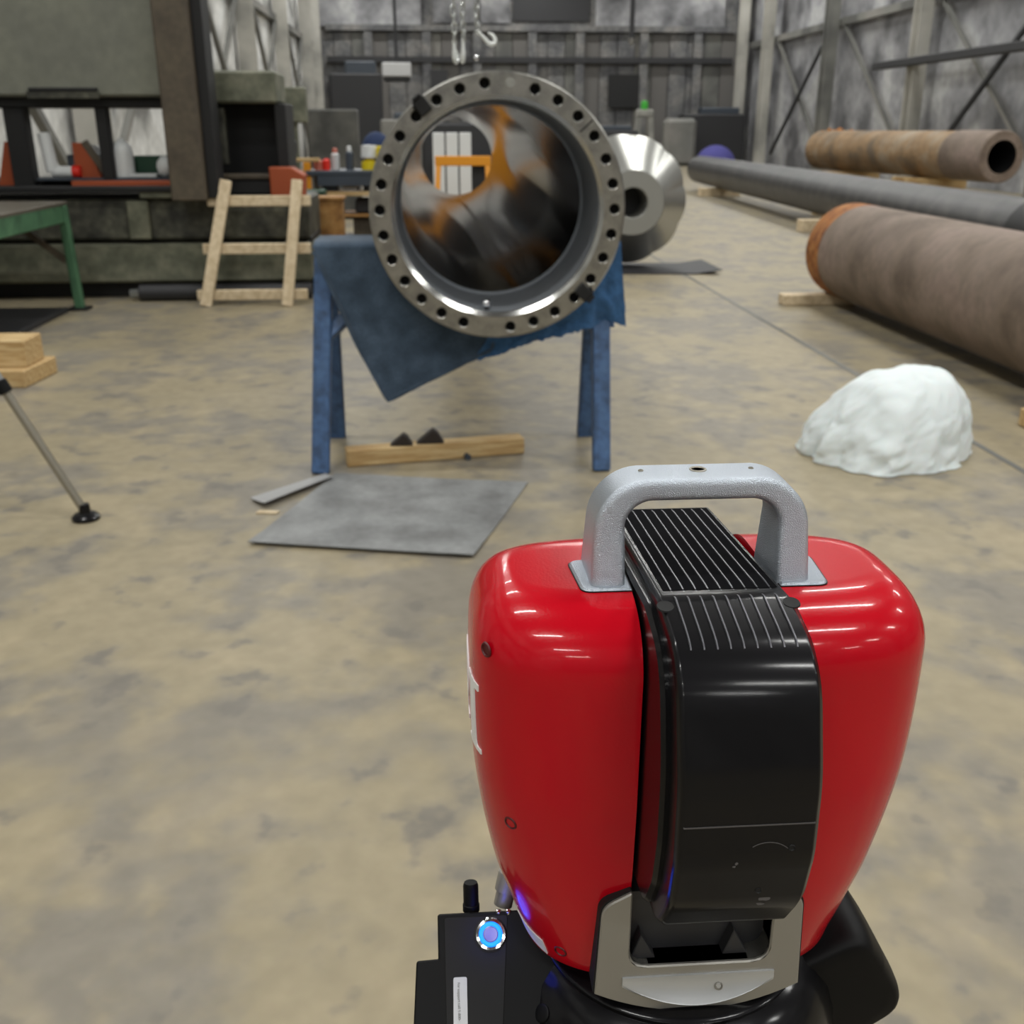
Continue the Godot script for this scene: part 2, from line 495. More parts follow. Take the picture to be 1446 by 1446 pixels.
func room() -> void:
	var x0 := -5.0; var x1 := 13.5; var z0 := -47.0; var z1 := 16.0; var top := 9.0
	var fl := struct("floor", G().box(Vector3((x0 + x1) / 2, -0.15, (z0 + z1) / 2), Vector3(x1 - x0 + 0.6, 0.3, z1 - z0 + 0.6)), M.concrete, "stained tan concrete shop floor")
	# saw-cut seam along the pipes
	obj("floor_joint", G().box(Vector3(2.53, 0.001, -14), Vector3(0.03, 0.004, 40)), M.beam_paint, fl)
	struct("ceiling", G().box(Vector3((x0 + x1) / 2, top + 0.15, (z0 + z1) / 2), Vector3(x1 - x0 + 0.6, 0.3, z1 - z0 + 0.6)), M.ceiling_panel, "pale roof of the shop")
	var wr := struct("wall_right", G().box(Vector3(x1 + 0.15, top / 2, (z0 + z1) / 2), Vector3(0.3, top, z1 - z0)), M.insulation, "grey blotched insulated side wall")
	var wl := struct("wall_left", G().box(Vector3(x0 - 0.15, top / 2, (z0 + z1) / 2), Vector3(0.3, top, z1 - z0)), M.white_insulation, "white insulated side wall")
	var wb := struct("wall_back", G().box(Vector3((x0 + x1) / 2, top / 2, z0 - 0.15), Vector3(x1 - x0 + 0.6, top, 0.3)), M.dark_wall, "dark grey end wall with pale panels high up")
	struct("wall_front", G().box(Vector3((x0 + x1) / 2, top / 2, z1 + 0.15), Vector3(x1 - x0 + 0.6, top, 0.3)), M.insulation, "grey wall behind the camera")
	var cz := [-46.3, -42.8, -36.0, -29.2, -22.4, -15.6, -8.8, -2.0, 4.8]
	for i in cz.size():
		var z: float = cz[i]
		var pale := i == 0 or i == 1 or i == 3
		# right wall: steel columns of two flanges and a web
		var c := G()
		c.box(Vector3(x1 - 0.5, 4.5, z + 0.2), Vector3(0.36, 9.0, 0.04))
		c.box(Vector3(x1 - 0.5, 4.5, z - 0.2), Vector3(0.36, 9.0, 0.04))
		c.box(Vector3(x1 - 0.5, 4.5, z), Vector3(0.03, 9.0, 0.36))
		obj("column", c, M.beam_pale if pale else M.beam_paint, wr)
		# left wall columns
		var d := G()
		d.box(Vector3(x0 + 0.3, 4.5, z + 0.18), Vector3(0.4, 9.0, 0.04))
		d.box(Vector3(x0 + 0.3, 4.5, z - 0.18), Vector3(0.4, 9.0, 0.04))
		d.box(Vector3(x0 + 0.3, 4.5, z), Vector3(0.03, 9.0, 0.32))
		obj("column", d, M.beam_pale, wl)
		if i + 1 < cz.size():
			var zn: float = cz[i + 1]
			for h in [4.65, 7.2]:
				obj("girt", G().box(Vector3(x1 - 0.18, h, (z + zn) / 2), Vector3(0.16, 0.22, zn - z - 0.4)), M.beam_paint, wr)
				obj("girt", G().box(Vector3(x0 + 0.12, h, (z + zn) / 2), Vector3(0.16, 0.2, zn - z - 0.4)), M.beam_paint, wl)
			if i > 0:
				obj("brace", G().bar(Vector3(x1 - 0.2, 4.5, z + 0.5), Vector3(x1 - 0.2, 0.7, zn - 1.0), 0.1, 0.1, 0.0, Vector3.BACK), M.beam_paint, wr)
				if i != 2:
					obj("brace", G().bar(Vector3(x1 - 0.32, 0.5, z + 0.9), Vector3(x1 - 0.32, 4.0, zn - 1.2), 0.1, 0.1, 0.0, Vector3.BACK), M.beam_dark, wr)
				obj("brace", G().bar(Vector3(x0 + 0.2, 4.5, z + 0.5), Vector3(x0 + 0.2, 0.7, zn - 1.0), 0.12, 0.1, 0.0, Vector3.BACK), M.beam_paint, wl)
				obj("brace", G().bar(Vector3(x0 + 0.34, 0.5, z + 0.9), Vector3(x0 + 0.34, 4.4, zn - 1.0), 0.12, 0.1, 0.0, Vector3.BACK), M.beam_paint, wl)
	# the long dark ledge on the right wall
	obj("ledge_beam", G().box(Vector3(x1 - 0.75, 3.08, -26.0), Vector3(0.3, 0.2, 10.6), 0.02), M.beam_dark, wr)
	# end wall: pale panels high up, dark bays and posts below
	for p in [[-4.6, -0.4, 5.35], [0.1, 1.9, 5.5], [2.05, 3.25, 5.5], [6.85, 12.3, 5.42]]:
		obj("wall_panel", G().box(Vector3((p[0] + p[1]) / 2, (p[2] + 8.9) / 2, z0 + 0.1), Vector3(p[1] - p[0], 8.9 - p[2], 0.2)), M.insulation, wb)
	obj("wall_panel", G().box(Vector3(5.0, 7.3, z0 + 0.05), Vector3(3.2, 3.4, 0.1)), M.beam_dark, wb)
	for k in 24:
		obj("board", G().box(Vector3(-4.4 + k * 0.74, 2.6, z0 + 0.04 + 0.03 * (k % 3)), Vector3(0.70, 5.1, 0.08)), [M.dark_wall, M.board_grey, M.beam_paint, M.dark_wall][(k * 7) % 4], wb)
	for x in [-2.6, -0.2, 1.9, 4.2, 6.2, 8.9, 11.2]:
		obj("post", G().box(Vector3(x, 2.7, z0 + 0.2), Vector3(0.35, 5.4, 0.3)), M.dark_wall, wb)
	for h in [5.3, 4.1]:
		obj("girt", G().box(Vector3(4.2, h, z0 + 0.3), Vector3(17.0, 0.22, 0.2)), M.beam_dark if h < 5 else M.dark_wall, wb)
	obj("door_opening", G().box(Vector3(8.1, 2.9, z0 + 0.3), Vector3(1.3, 1.3, 0.16)), M.machine_black, wb)
	obj("door_opening", G().box(Vector3(-3.3, 2.8, z0 + 0.3), Vector3(2.0, 1.3, 0.16)), M.beam_dark, wb)
	obj("door_opening", G().box(Vector3(0.3, 2.4, z0 + 0.4), Vector3(0.7, 2.6, 0.16)), M.beam_dark, wb)

# ------------------------------------------------------------------ the laser tracker
const TX := 0.1345
const SLOT := 0.039
const CZ := -0.507

func half_width(h: float) -> float:
	var t := [[0.952, 0.093], [0.975, 0.1005], [1.005, 0.110], [1.045, 0.1175], [1.08, 0.1215], [1.12, 0.1225], [1.18, 0.121]]
	for i in t.size() - 1:
		if h <= t[i + 1][0]:
			var f: float = clampf((h - t[i][0]) / (t[i + 1][0] - t[i][0]), 0, 1)
			# smooth through the table
			var a: float = t[max(i - 1, 0)][1]; var b: float = t[i][1]; var c: float = t[i + 1][1]; var d: float = t[min(i + 2, t.size() - 1)][1]
			return cubic_interpolate(b, c, a, d, f)
	return 0.121

func shell_point(h: float, ang: float, inset := 0.0, inset_z := 0.0) -> Vector3:
	# a point of the shell's section at height h; ang 0 is +x, PI/2 is the front (-z)
	var a := half_width(h) - inset
	var b: float = lerpf(0.064, 0.072, clampf((h - 0.95) / 0.12, 0, 1)) - inset_z
	var n: float = lerpf(2.7, 3.6, clampf((h - 0.95) / 0.2, 0, 1))
	var c := cos(ang); var s := sin(ang)
	return Vector3(TX + signf(c) * a * pow(absf(c), 2.0 / n), h, CZ - signf(s) * b * pow(absf(s), 2.0 / n))

func shell_side_x(h: float, z: float) -> float:
	# x of the left side of the shell at height h and depth z
	var a := half_width(h)
	var b: float = lerpf(0.064, 0.072, clampf((h - 0.95) / 0.12, 0, 1))
	var n: float = lerpf(2.7, 3.6, clampf((h - 0.95) / 0.2, 0, 1))
	var q: float = clampf(absf(z - CZ) / b, 0, 0.999)
	return TX - a * pow(1.0 - pow(q, n), 1.0 / n)

func tracker_shell(side: int) -> Geo:
	var rings := []
	var hs := []
	var k := 30
	for i in k + 1: hs.append([lerpf(0.952, 1.144, float(i) / k), 0.0, 0.0])
	for i in range(1, 13):
		var f := PI / 2 * i / 12
		hs.append([1.144 + 0.034 * pow(sin(f), 0.9), 0.024 * (1 - cos(f)), 0.042 * (1 - cos(f))])
	hs.push_front([0.9495, 0.003, 0.003])
	var N := 96
	for e in hs:
		var r := []
		for j in N:
			# more points where the section turns
			var p := shell_point(e[0], TAU * j / N, e[1], e[2])
			p.y = e[0]
			if side < 0: p.x = min(p.x, TX - SLOT)
			else: p.x = max(p.x, TX + SLOT)
			r.append(p)
		rings.append(r)
	return G().loft(rings)

func tracker() -> void:
	var t := thing("laser_tracker", "glossy red measuring instrument with a ribbed black centre housing and silver carrying handle", "laser tracker", Vector3(TX, 0.0, CZ))
	var base := func(g: Geo) -> Geo:
		for i in g.v.size(): g.v[i] -= Vector3(TX, 0.0, CZ)
		return g
	var put := func(called: String, g: Geo, m: Material, parent: Node = t, angle := 35.0) -> MeshInstance3D:
		return obj(called, base.call(g), m, parent, angle)
	var ls: MeshInstance3D = put.call("shell", tracker_shell(-1), M.red_paint, t, 50.0)
	var rs: MeshInstance3D = put.call("shell", tracker_shell(1), M.red_paint, t, 50.0)
	# letters on the left shell, running towards the camera
	for e in [["A", -0.540], ["P", -0.510], ["I", -0.4785]]:
		put.call("letter", wrapped_letter(e[0], e[1], 1.087, 0.042), M.white_print, ls, 20.0)
	put.call("sticker", side_patch(-0.484, -0.464, 0.9585, 0.9685), M.label_paper, ls)
	for p in [[1.1535, -0.4615], [1.052, -0.4555], [0.962, -0.4565]]:
		var x := shell_side_x(p[0], p[1])
		var e1 := Vector3(shell_side_x(p[0], p[1] + 0.001), p[0], p[1] + 0.001) - Vector3(shell_side_x(p[0], p[1] - 0.001), p[0], p[1] - 0.001)
		var e2 := Vector3(shell_side_x(p[0] + 0.001, p[1]), p[0] + 0.001, p[1]) - Vector3(shell_side_x(p[0] - 0.001, p[1]), p[0] - 0.001, p[1])
		var n := e1.cross(e2).normalized()
		if n.x > 0: n = -n
		var c := Vector3(x, p[0], p[1])
		put.call("screw_hole", G().lathe([Vector2(0, -0.0002), Vector2(0.0028, -0.0002), Vector2(0.0032, 0.0006), Vector2(0.0038, 0.0004), Vector2(0.0042, -0.0004)], 18, Geo.along(c, c + n)), M.red_recess, ls)
	# inner body between the shells
	put.call("inner_body", G().box(Vector3(TX, 1.06, CZ), Vector3(SLOT * 2, 0.2, 0.1), 0.006), M.black_matte)
	tracker_drum(put, t)
	tracker_handle(put, t)
	tracker_cradle(put, t)
	tracker_base(put, t)
	tracker_control(put, t)
	# the column that carries it, out of the picture below
	var s := thing("instrument_stand", "black column stand under the red measuring instrument", "stand", Vector3(TX, 0, CZ))
	obj("column", G().lathe([Vector2(0, 0.03), Vector2(0.045, 0.03), Vector2(0.045, 0.76), Vector2(0.09, 0.78), Vector2(0.09, 0.80), Vector2(0, 0.80)], 24), M.black_plastic, s)
	obj("foot_plate", G().lathe([Vector2(0, 0), Vector2(0.21, 0), Vector2(0.21, 0.02), Vector2(0.05, 0.035), Vector2(0, 0.035)], 32), M.black_plastic, s)

func side_patch(z0: float, z1: float, h0: float, h1: float) -> Geo:
	var rows := []
	for i in 5:
		var r := []
		for j in 9:
			var z: float = lerpf(z0, z1, j / 8.0)
			var h: float = lerpf(h1, h0, i / 4.0) - (z - z0) * 0.25
			r.append(Vector3(shell_side_x(h, z) - 0.0004, h, z))
		rows.append(r)
	return G().sheet(rows, 0.0006)

func wrapped_letter(ch: String, z: float, h: float, size: float) -> Geo:
	var tm := TextMesh.new()
	var f := SystemFont.new()
	f.font_names = PackedStringArray(["Droid Serif"])
	f.font_weight = 700
	tm.font = f; tm.text = ch; tm.font_size = 64; tm.pixel_size = size / 46.0; tm.depth = 0.0008
	tm.curve_step = 0.4
	var a := tm.get_mesh_arrays()
	var vs: PackedVector3Array = a[Mesh.ARRAY_VERTEX]
	var ix: PackedInt32Array = a[Mesh.ARRAY_INDEX] if a[Mesh.ARRAY_INDEX] != null else PackedInt32Array(range(vs.size()))
	var lo := 1e9
	for p in vs: lo = min(lo, p.y)
	var g := G()
	var q := func(p: Vector3) -> Vector3:
		var zz := z + p.x
		var hh := h + p.y - lo
		return Vector3(shell_side_x(hh, zz) - 0.0003 - p.z, hh, zz)
	# cut every face finer, so that the letter lies on the curved side
	for k in range(0, ix.size(), 3):
		split(g, vs[ix[k]], vs[ix[k + 1]], vs[ix[k + 2]], q, 4)
	return g

func split(g: Geo, a: Vector3, b: Vector3, c: Vector3, q: Callable, deep: int) -> void:
	var l: float = max((a - b).length(), max((b - c).length(), (c - a).length()))
	if deep == 0 or l < 0.005:
		g.tri(q.call(a), q.call(c), q.call(b))
		return
	if l == (a - b).length():
		var m := (a + b) * 0.5
		split(g, a, m, c, q, deep - 1); split(g, m, b, c, q, deep - 1)
	elif l == (b - c).length():
		var m := (b + c) * 0.5
		split(g, a, b, m, q, deep - 1); split(g, a, m, c, q, deep - 1)
	else:
		var m := (c + a) * 0.5
		split(g, a, b, m, q, deep - 1); split(g, m, b, c, q, deep - 1)

# the outline of the black housing from the side: x is z, y is height
func drum_outline() -> PackedVector2Array:
	return rounded([Vector2(-0.594, 1.179), Vector2(-0.441, 1.1895), Vector2(-0.3935, 1.179), Vector2(-0.3765, 1.125), Vector2(-0.3755, 1.085), Vector2(-0.3825, 1.0545), Vector2(-0.401, 1.026), Vector2(-0.45, 1.018), Vector2(-0.594, 1.018)],
		[0.006, 0.03, 0.05, 0.08, 0.05, 0.04, 0.022, 0.02, 0.01], 8)

func drum_at(z: float) -> Vector3:
	# the top of the housing at z: height and a slope
	var o := drum_outline()
	for i in o.size():
		var a := o[i]; var b := o[(i + 1) % o.size()]
		if max(a.y, b.y) < 1.1: continue
		if (a.x - z) * (b.x - z) <= 0 and absf(a.x - b.x) > 1e-9:
			var f := (z - a.x) / (b.x - a.x)
			var d := (b - a).normalized()
			if d.x < 0: d = -d
			return Vector3(lerpf(a.y, b.y, f), d.x, d.y)
	return Vector3(1.18, 1, 0)

func tracker_drum(put: Callable, t: Node) -> void:
	var w := 0.0333
	# extrude runs along z: turn it so that outline x -> z, outline y -> y, depth -> -x
	var turn := Transform3D(Basis(Vector3(0, 0, 1), Vector3(0, 1, 0), Vector3(-1, 0, 0)), Vector3(TX, 0, 0))
	var d: MeshInstance3D = put.call("centre_housing", G().extrude(drum_outline(), -w, w, turn, 0.0035), M.black_gloss, t, 52.0)
	# wider inner flange of the housing, set back
	var o2 := PackedVector2Array()
	for p in drum_outline():
		o2.append(Vector2(-0.48, 1.085) + (p - Vector2(-0.48, 1.085)) * Vector2(0.84, 0.94))
	put.call("side_flange", G().extrude(o2, -w - 0.0042, w + 0.0042, turn, 0.002), M.black_gloss, t, 38.0)
	# dull vent panel between the ribs
	var vp := G()
	for i in 8:
		var za: float = lerpf(-0.588, -0.449, i / 8.0)
		var zb: float = lerpf(-0.588, -0.449, (i + 1) / 8.0)
		var ha := drum_at(za).x + 0.0002
		var hb := drum_at(zb).x + 0.0002
		vp.quad(Vector3(TX - 0.0285, ha, za), Vector3(TX - 0.0285, hb, zb), Vector3(TX + 0.0285, hb, zb), Vector3(TX + 0.0285, ha, za))
	put.call("vent_panel", vp, M.rubber, d)
	# cooling ribs along the top, down over the bend
	for k in 9:
		var x := TX - 0.0245 + k * 0.00615
		var g := G()
		for seg in [[-0.590, -0.4475], [-0.442, -0.405]]:
			var rows := []
			var n := 14
			for i in n + 1:
				var z: float = lerpf(seg[0], seg[1], float(i) / n)
				var q := drum_at(z)
				var nn := Vector3(0, q.y, -q.z)
				var p := Vector3(x, q.x, z)
				var hgt := 0.0008 if i > 0 and i < n else 0.0
				rows.append([p + Vector3(-0.0006, 0, 0) - nn * 0.0006, p + Vector3(0.0006, 0, 0) - nn * 0.0006, p + Vector3(0.00035, 0, 0) + nn * hgt, p + Vector3(-0.00035, 0, 0) + nn * hgt])
			g.loft(rows)
		put.call("rib", g, M.rib_metal, d)
	# seam across the rear face
	put.call("seam", G().box(Vector3(TX, 1.1055, rear_z(1.1055) - 0.0002), Vector3(w * 2 - 0.006, 0.0006, 0.0012)), M.scuff, d)
	# half-moon screw seats beside the ribs
	for s in [-1, 1]:
		var q := drum_at(-0.434)
		var nn := Vector3(0, q.y, -q.z)
		var c := Vector3(TX + s * 0.0305, q.x, -0.434)
		put.call("screw_seat", G().lathe([Vector2(0, 0.0001), Vector2(0.0035, 0.0001), Vector2(0.0040, 0.0003), Vector2(0.0044, -0.0004)], 18, Geo.along(c, c + nn)), M.black_matte, d)
	# small screw holes and scuffs on the rear panel
	for p in [[0.0205, 1.0925], [0.0085, 1.0655]]:
		var c := Vector3(TX + p[0], p[1], rear_z(p[1]))
		put.call("screw_hole", G().lathe([Vector2(0, 0.0002), Vector2(0.0011, 0.0002), Vector2(0.0014, 0.0006), Vector2(0.0018, -0.0002)], 14, Geo.along(c, c + Vector3(0, 0, 1))), M.black_matte, d)
	var rng := RandomNumberGenerator.new(); rng.seed = 5
	for p in [[0.0125, 1.059, 0.0032, 0.0013], [0.011, 1.055, 0.0022, 0.0009], [-0.0046, 1.0847, 0.001, 0.0008], [-0.0055, 1.083, 0.001, 0.0006]]:
		var poly := PackedVector2Array()
		for i in 10:
			var f := TAU * i / 10
			poly.append(Vector2(cos(f) * p[2], sin(f) * p[3]) * rng.randf_range(0.6, 1.1))
		put.call("scuff", G().extrude(poly, -0.0004, 0.00025, Transform3D(Basis(), Vector3(TX + p[0], p[1], rear_z(p[1])))), M.scuff, d)
	var arc := G()
	for i in 12:
		var f0: float = lerpf(0.75, 2.2, i / 12.0); var f1: float = lerpf(0.75, 2.2, (i + 1) / 12.0)
		var a := Vector3(TX + 0.0095 + cos(f0) * 0.0125, 1.0845 + sin(f0) * 0.0115, 0); a.z = rear_z(a.y)
		var b := Vector3(TX + 0.0095 + cos(f1) * 0.0125, 1.0845 + sin(f1) * 0.0115, 0); b.z = rear_z(b.y)
		arc.bar(a, b, 0.0003, 0.0006)
	put.call("scratch", arc, M.scuff, d)

func rear_z(h: float) -> float:
	var o := drum_outline()
	for i in o.size():
		var a := o[i]; var b := o[(i + 1) % o.size()]
		if max(a.x, b.x) < -0.43: continue
		if (a.y - h) * (b.y - h) <= 0 and absf(a.y - b.y) > 1e-9:
			return lerpf(a.x, b.x, (h - a.y) / (b.y - a.y))
	return -0.38

func tracker_handle(put: Callable, t: Node) -> void:
	# a U of rounded section: wide and deep at the feet, slim along the top
	var path := []   # [x, y, dir, thickness, depth]
	var ox := 0.0565 - 0.0085
	var ty := 1.2285
	var R := 0.021
	var lo := 1.1765
	for i in 5:
		var f := i / 5.0
		path.append([Vector2(-ox - 0.0005 * (1 - f), lerpf(lo, ty - R, f)), Vector2(0, 1), lerpf(0.0185, 0.0165, f), lerpf(0.042, 0.033, f)])
	for i in 13:
		var a := PI - PI / 2 * i / 12
		path.append([Vector2(-ox + R + R * cos(a), ty - R + R * sin(a)), Vector2(sin(a), -cos(a)), lerpf(0.0165, 0.0118, i / 12.0), lerpf(0.033, 0.029, i / 12.0)])
	var right := []
	for e in path:
		right.push_front([Vector2(-e[0].x, e[0].y), Vector2(e[1].x, -e[1].y), e[2], e[3]])
	path.append_array(right)
	var rings := []
	for e in path:
		var d: Vector2 = e[1]
		var nrm := Vector2(-d.y, d.x)   # to the outside
		var sec := rounded([Vector2(-0.5 * e[2], -0.5 * e[3]), Vector2(0.5 * e[2], -0.5 * e[3]), Vector2(0.5 * e[2], 0.5 * e[3]), Vector2(-0.5 * e[2], 0.5 * e[3])], [0.0045], 6)
		var r := []
		for s in sec:
			r.append(Vector3(TX - 0.0022 + e[0].x + nrm.x * s.x, e[0].y + nrm.y * s.x, -0.497 + s.y))
		rings.append(r)
	var h: MeshInstance3D = put.call("handle", G().loft(rings), M.silver_paint, t, 50.0)
	# holes in the top bar
	for p in [[0.0, 0.0042], [-0.030, 0.0013], [0.028, 0.0013]]:
		var c := Vector3(TX - 0.002 + p[0], 1.2342, -0.499)
		put.call("screw_hole", G().lathe([Vector2(0, 0.0002), Vector2(p[1] * 0.75, 0.0002), Vector2(p[1] * 0.85, 0.0007), Vector2(p[1] * 1.05, 0.0006), Vector2(p[1] * 1.15, -0.0003)], 20, Transform3D(Basis(), c)), M.brass_grey, h)
	for s in [-1, 1]:
		# foot plates let into the red shells
		var poly := rounded([Vector2(0.039, 0.4735), Vector2(0.0645, 0.4735), Vector2(0.0675, 0.513), Vector2(0.039, 0.513)], [0.001, 0.006, 0.006, 0.001], 5)
		var turn := Transform3D(Basis(Vector3(s, 0, 0), Vector3(0, 0, -1), Vector3(0, 1, 0)), Vector3(TX, 0, 0))
		var pl := G()
		if s > 0: pl.extrude(poly, 1.174, 1.1795, turn, 0.001)
		else:
			var mp := PackedVector2Array()
			for p in poly: mp.append(Vector2(-p.x, p.y))
			pl.extrude(mp, 1.174, 1.1795, Transform3D(Basis(Vector3(1, 0, 0), Vector3(0, 0, -1), Vector3(0, 1, 0)), Vector3(TX, 0, 0)), 0.001)
		put.call("foot_plate", pl, M.silver_paint, h)
		var gp := PackedVector2Array()
		for p in poly: gp.append((p - Vector2(0.052, 0.4932)) * Vector2(1.04, 1.02) + Vector2(0.0520, 0.4932))
		if s < 0:
			for i in gp.size(): gp[i].x = -gp[i].x
		put.call("gasket", G().extrude(gp, 1.172, 1.1784, Transform3D(Basis(Vector3(1, 0, 0), Vector3(0, 0, -1), Vector3(0, 1, 0)), Vector3(TX, 0, 0))), M.black_matte, h)

func cradle_outline(grow: float) -> PackedVector2Array:
	var g := grow
	var p := [Vector2(-0.0575 - g, 0.951), Vector2(-0.055 - g, 1.0105 + g), Vector2(-0.039, 1.0195 + g), Vector2(-0.039, 0.969), Vector2(0.039, 0.969), Vector2(0.039, 1.0195 + g), Vector2(0.055 + g, 1.0105 + g), Vector2(0.0575 + g, 0.951)]
	var out := rounded(p, [0.0, 0.012, 0.001, 0.011, 0.011, 0.001, 0.012, 0.0], 6)
	for i in range(1, 16):
		var f: float = lerpf(0.0575 + g, -0.0575 - g, i / 16.0)
		out.append(Vector2(f, 0.951 - g - 0.0155 * (1.0 - pow(f / 0.0575, 2.0))))
	return out

func tracker_cradle(put: Callable, t: Node) -> void:
	var xf := Transform3D(Basis(), Vector3(TX, 0, 0))
	var c: MeshInstance3D = put.call("cradle", G().extrude(cradle_outline(0.0), -0.47, -0.4345, xf, 0.0008), M.silver_smooth)
	put.call("seal", G().extrude(cradle_outline(0.0009), -0.472, -0.4365, xf), M.black_matte, c)
	put.call("recess_floor", G().box(Vector3(TX, 0.987, -0.456), Vector3(0.084, 0.044, 0.016)), M.grey_plastic, c)
	# light triangular ribs inside the recess
	for x in [-0.031, 0.021]:
		put.call("gusset", G().extrude(PackedVector2Array([Vector2(x - 0.0065, 0.9695), Vector2(x + 0.0075, 0.9695), Vector2(x - 0.001, 0.986)]), -0.452, -0.440, xf, 0.0005), M.grey_plastic, c)
	# scooped lip: a concave shelf between the recess and a crescent-shaped edge
	var rows := []
	for i in 7:
		var v := i / 6.0
		var r := []
		for j in 25:
			var u: float = lerpf(-1.0, 1.0, j / 24.0)
			var edge: float = 0.958 - 0.0125 * (1.0 - u * u)
			var y: float = lerpf(0.9625, edge, v)
			var out_: float = 0.0045 * (1.0 - u * u) * pow(v, 1.6) - 0.0012 * sin(v * PI) * (1.0 - u * u)
			r.append(Vector3(TX + u * 0.0425, y, -0.4340 + out_))
		rows.append(r)
	put.call("scoop", G().sheet(rows, 0.0012), M.silver_bright, c, 50.0)
	var rim := []
	for i in 5:
		var v := i / 4.0
		var r := []
		for j in 25:
			var u: float = lerpf(-1.0, 1.0, j / 24.0)
			var edge: float = 0.958 - 0.0125 * (1.0 - u * u)
			r.append(Vector3(TX + u * 0.0425, lerpf(edge, edge - 0.0016 - 0.002 * (1 - u * u), v), -0.4340 + 0.0045 * (1.0 - u * u) * (1.0 - v)))
		rim.append(r)
	put.call("scoop_rim", G().sheet(rim, 0.0012), M.silver_bright, c, 50.0)
	var sc := Vector3(TX + 0.0115, 0.9540, -0.4335)
	put.call("screw", G().lathe([Vector2(0, 0.0008), Vector2(0.0014, 0.0008), Vector2(0.0019, 0.0016), Vector2(0.0024, 0.0012), Vector2(0.0028, -0.002)], 18, Geo.along(sc, sc + Vector3(0, 0.55, 0.83))), M.silver_smooth, c)

func tracker_base(put: Callable, t: Node) -> void:
	var xf := Transform3D(Basis(), Vector3(TX, 0, -0.507))
	var b: MeshInstance3D = put.call("base", G().lathe([Vector2(0, 0.80), Vector2(0.095, 0.80), Vector2(0.103, 0.81), Vector2(0.105, 0.87), Vector2(0.104, 0.895), Vector2(0.099, 0.912), Vector2(0.091, 0.924), Vector2(0.080, 0.932), Vector2(0.066, 0.9365), Vector2(0.05, 0.94), Vector2(0, 0.952)], 64, xf), M.black_gloss, t, 50.0)
	put.call("base_ring", G().lathe([Vector2(0.072, 0.930), Vector2(0.0805, 0.9315), Vector2(0.0815, 0.935), Vector2(0.079, 0.9375), Vector2(0.06, 0.9415)], 64, xf), M.black_gloss, b, 50.0)
	for p in [[3.67, 0.097, 0.915], [3.95, 0.102, 0.898], [4.2, 0.1035, 0.885], [3.35, 0.101, 0.89]]:
		var c := Vector3(TX + cos(p[0]) * p[1], p[2], -0.507 - sin(p[0]) * p[1])
		var n := Vector3(cos(p[0]) * 0.8, 0.6, -sin(p[0]) * 0.8).normalized()
		put.call("screw", G().lathe([Vector2(0, 0.0016), Vector2(0.0040, 0.0016), Vector2(0.0052, 0.0008), Vector2(0.0056, -0.002)], 18, Geo.along(c, c + n)), M.black_plastic, b)
	# rounded motor cover standing out to the right
	var poly := rounded([Vector2(0.195, 0.925), Vector2(0.247, 0.9515), Vector2(0.264, 0.925), Vector2(0.2835, 0.889), Vector2(0.2415, 0.857), Vector2(0.2, 0.85)], [0.01, 0.016, 0.03, 0.02, 0.02, 0.01], 8)
	var mid := Vector2(0.238, 0.902)
	var rings := []
	for i in 17:
		var f: float = lerpf(-PI / 2, PI / 2, i / 16.0)
		var q := 1.0 - 0.36 * (1.0 - pow(absf(cos(f)), 0.45))
		var r := []
		for p in poly:
			var w: Vector2 = mid + (p - mid) * q
			r.append(Vector3(w.x, w.y, -0.507 + 0.038 * signf(sin(f)) * pow(absf(sin(f)), 0.7)))
		if rings.is_empty():
			var area := 0.0
			for k in poly.size(): area += poly[k].cross(poly[(k + 1) % poly.size()])
			if area < 0:
				poly.reverse()
				r.reverse()
		rings.append(r)
	var mc: MeshInstance3D = put.call("motor_cover", G().loft(rings), M.black_plastic, t, 60.0)
	var c2 := Vector3(0.2700, 0.892, -0.4735)
	put.call("screw_cap", G().lathe([Vector2(0, 0.0004), Vector2(0.0035, 0.0004), Vector2(0.0048, -0.0006)], 18, Geo.along(c2, c2 + Vector3(0, 0, 1))), M.black_gloss, mc)

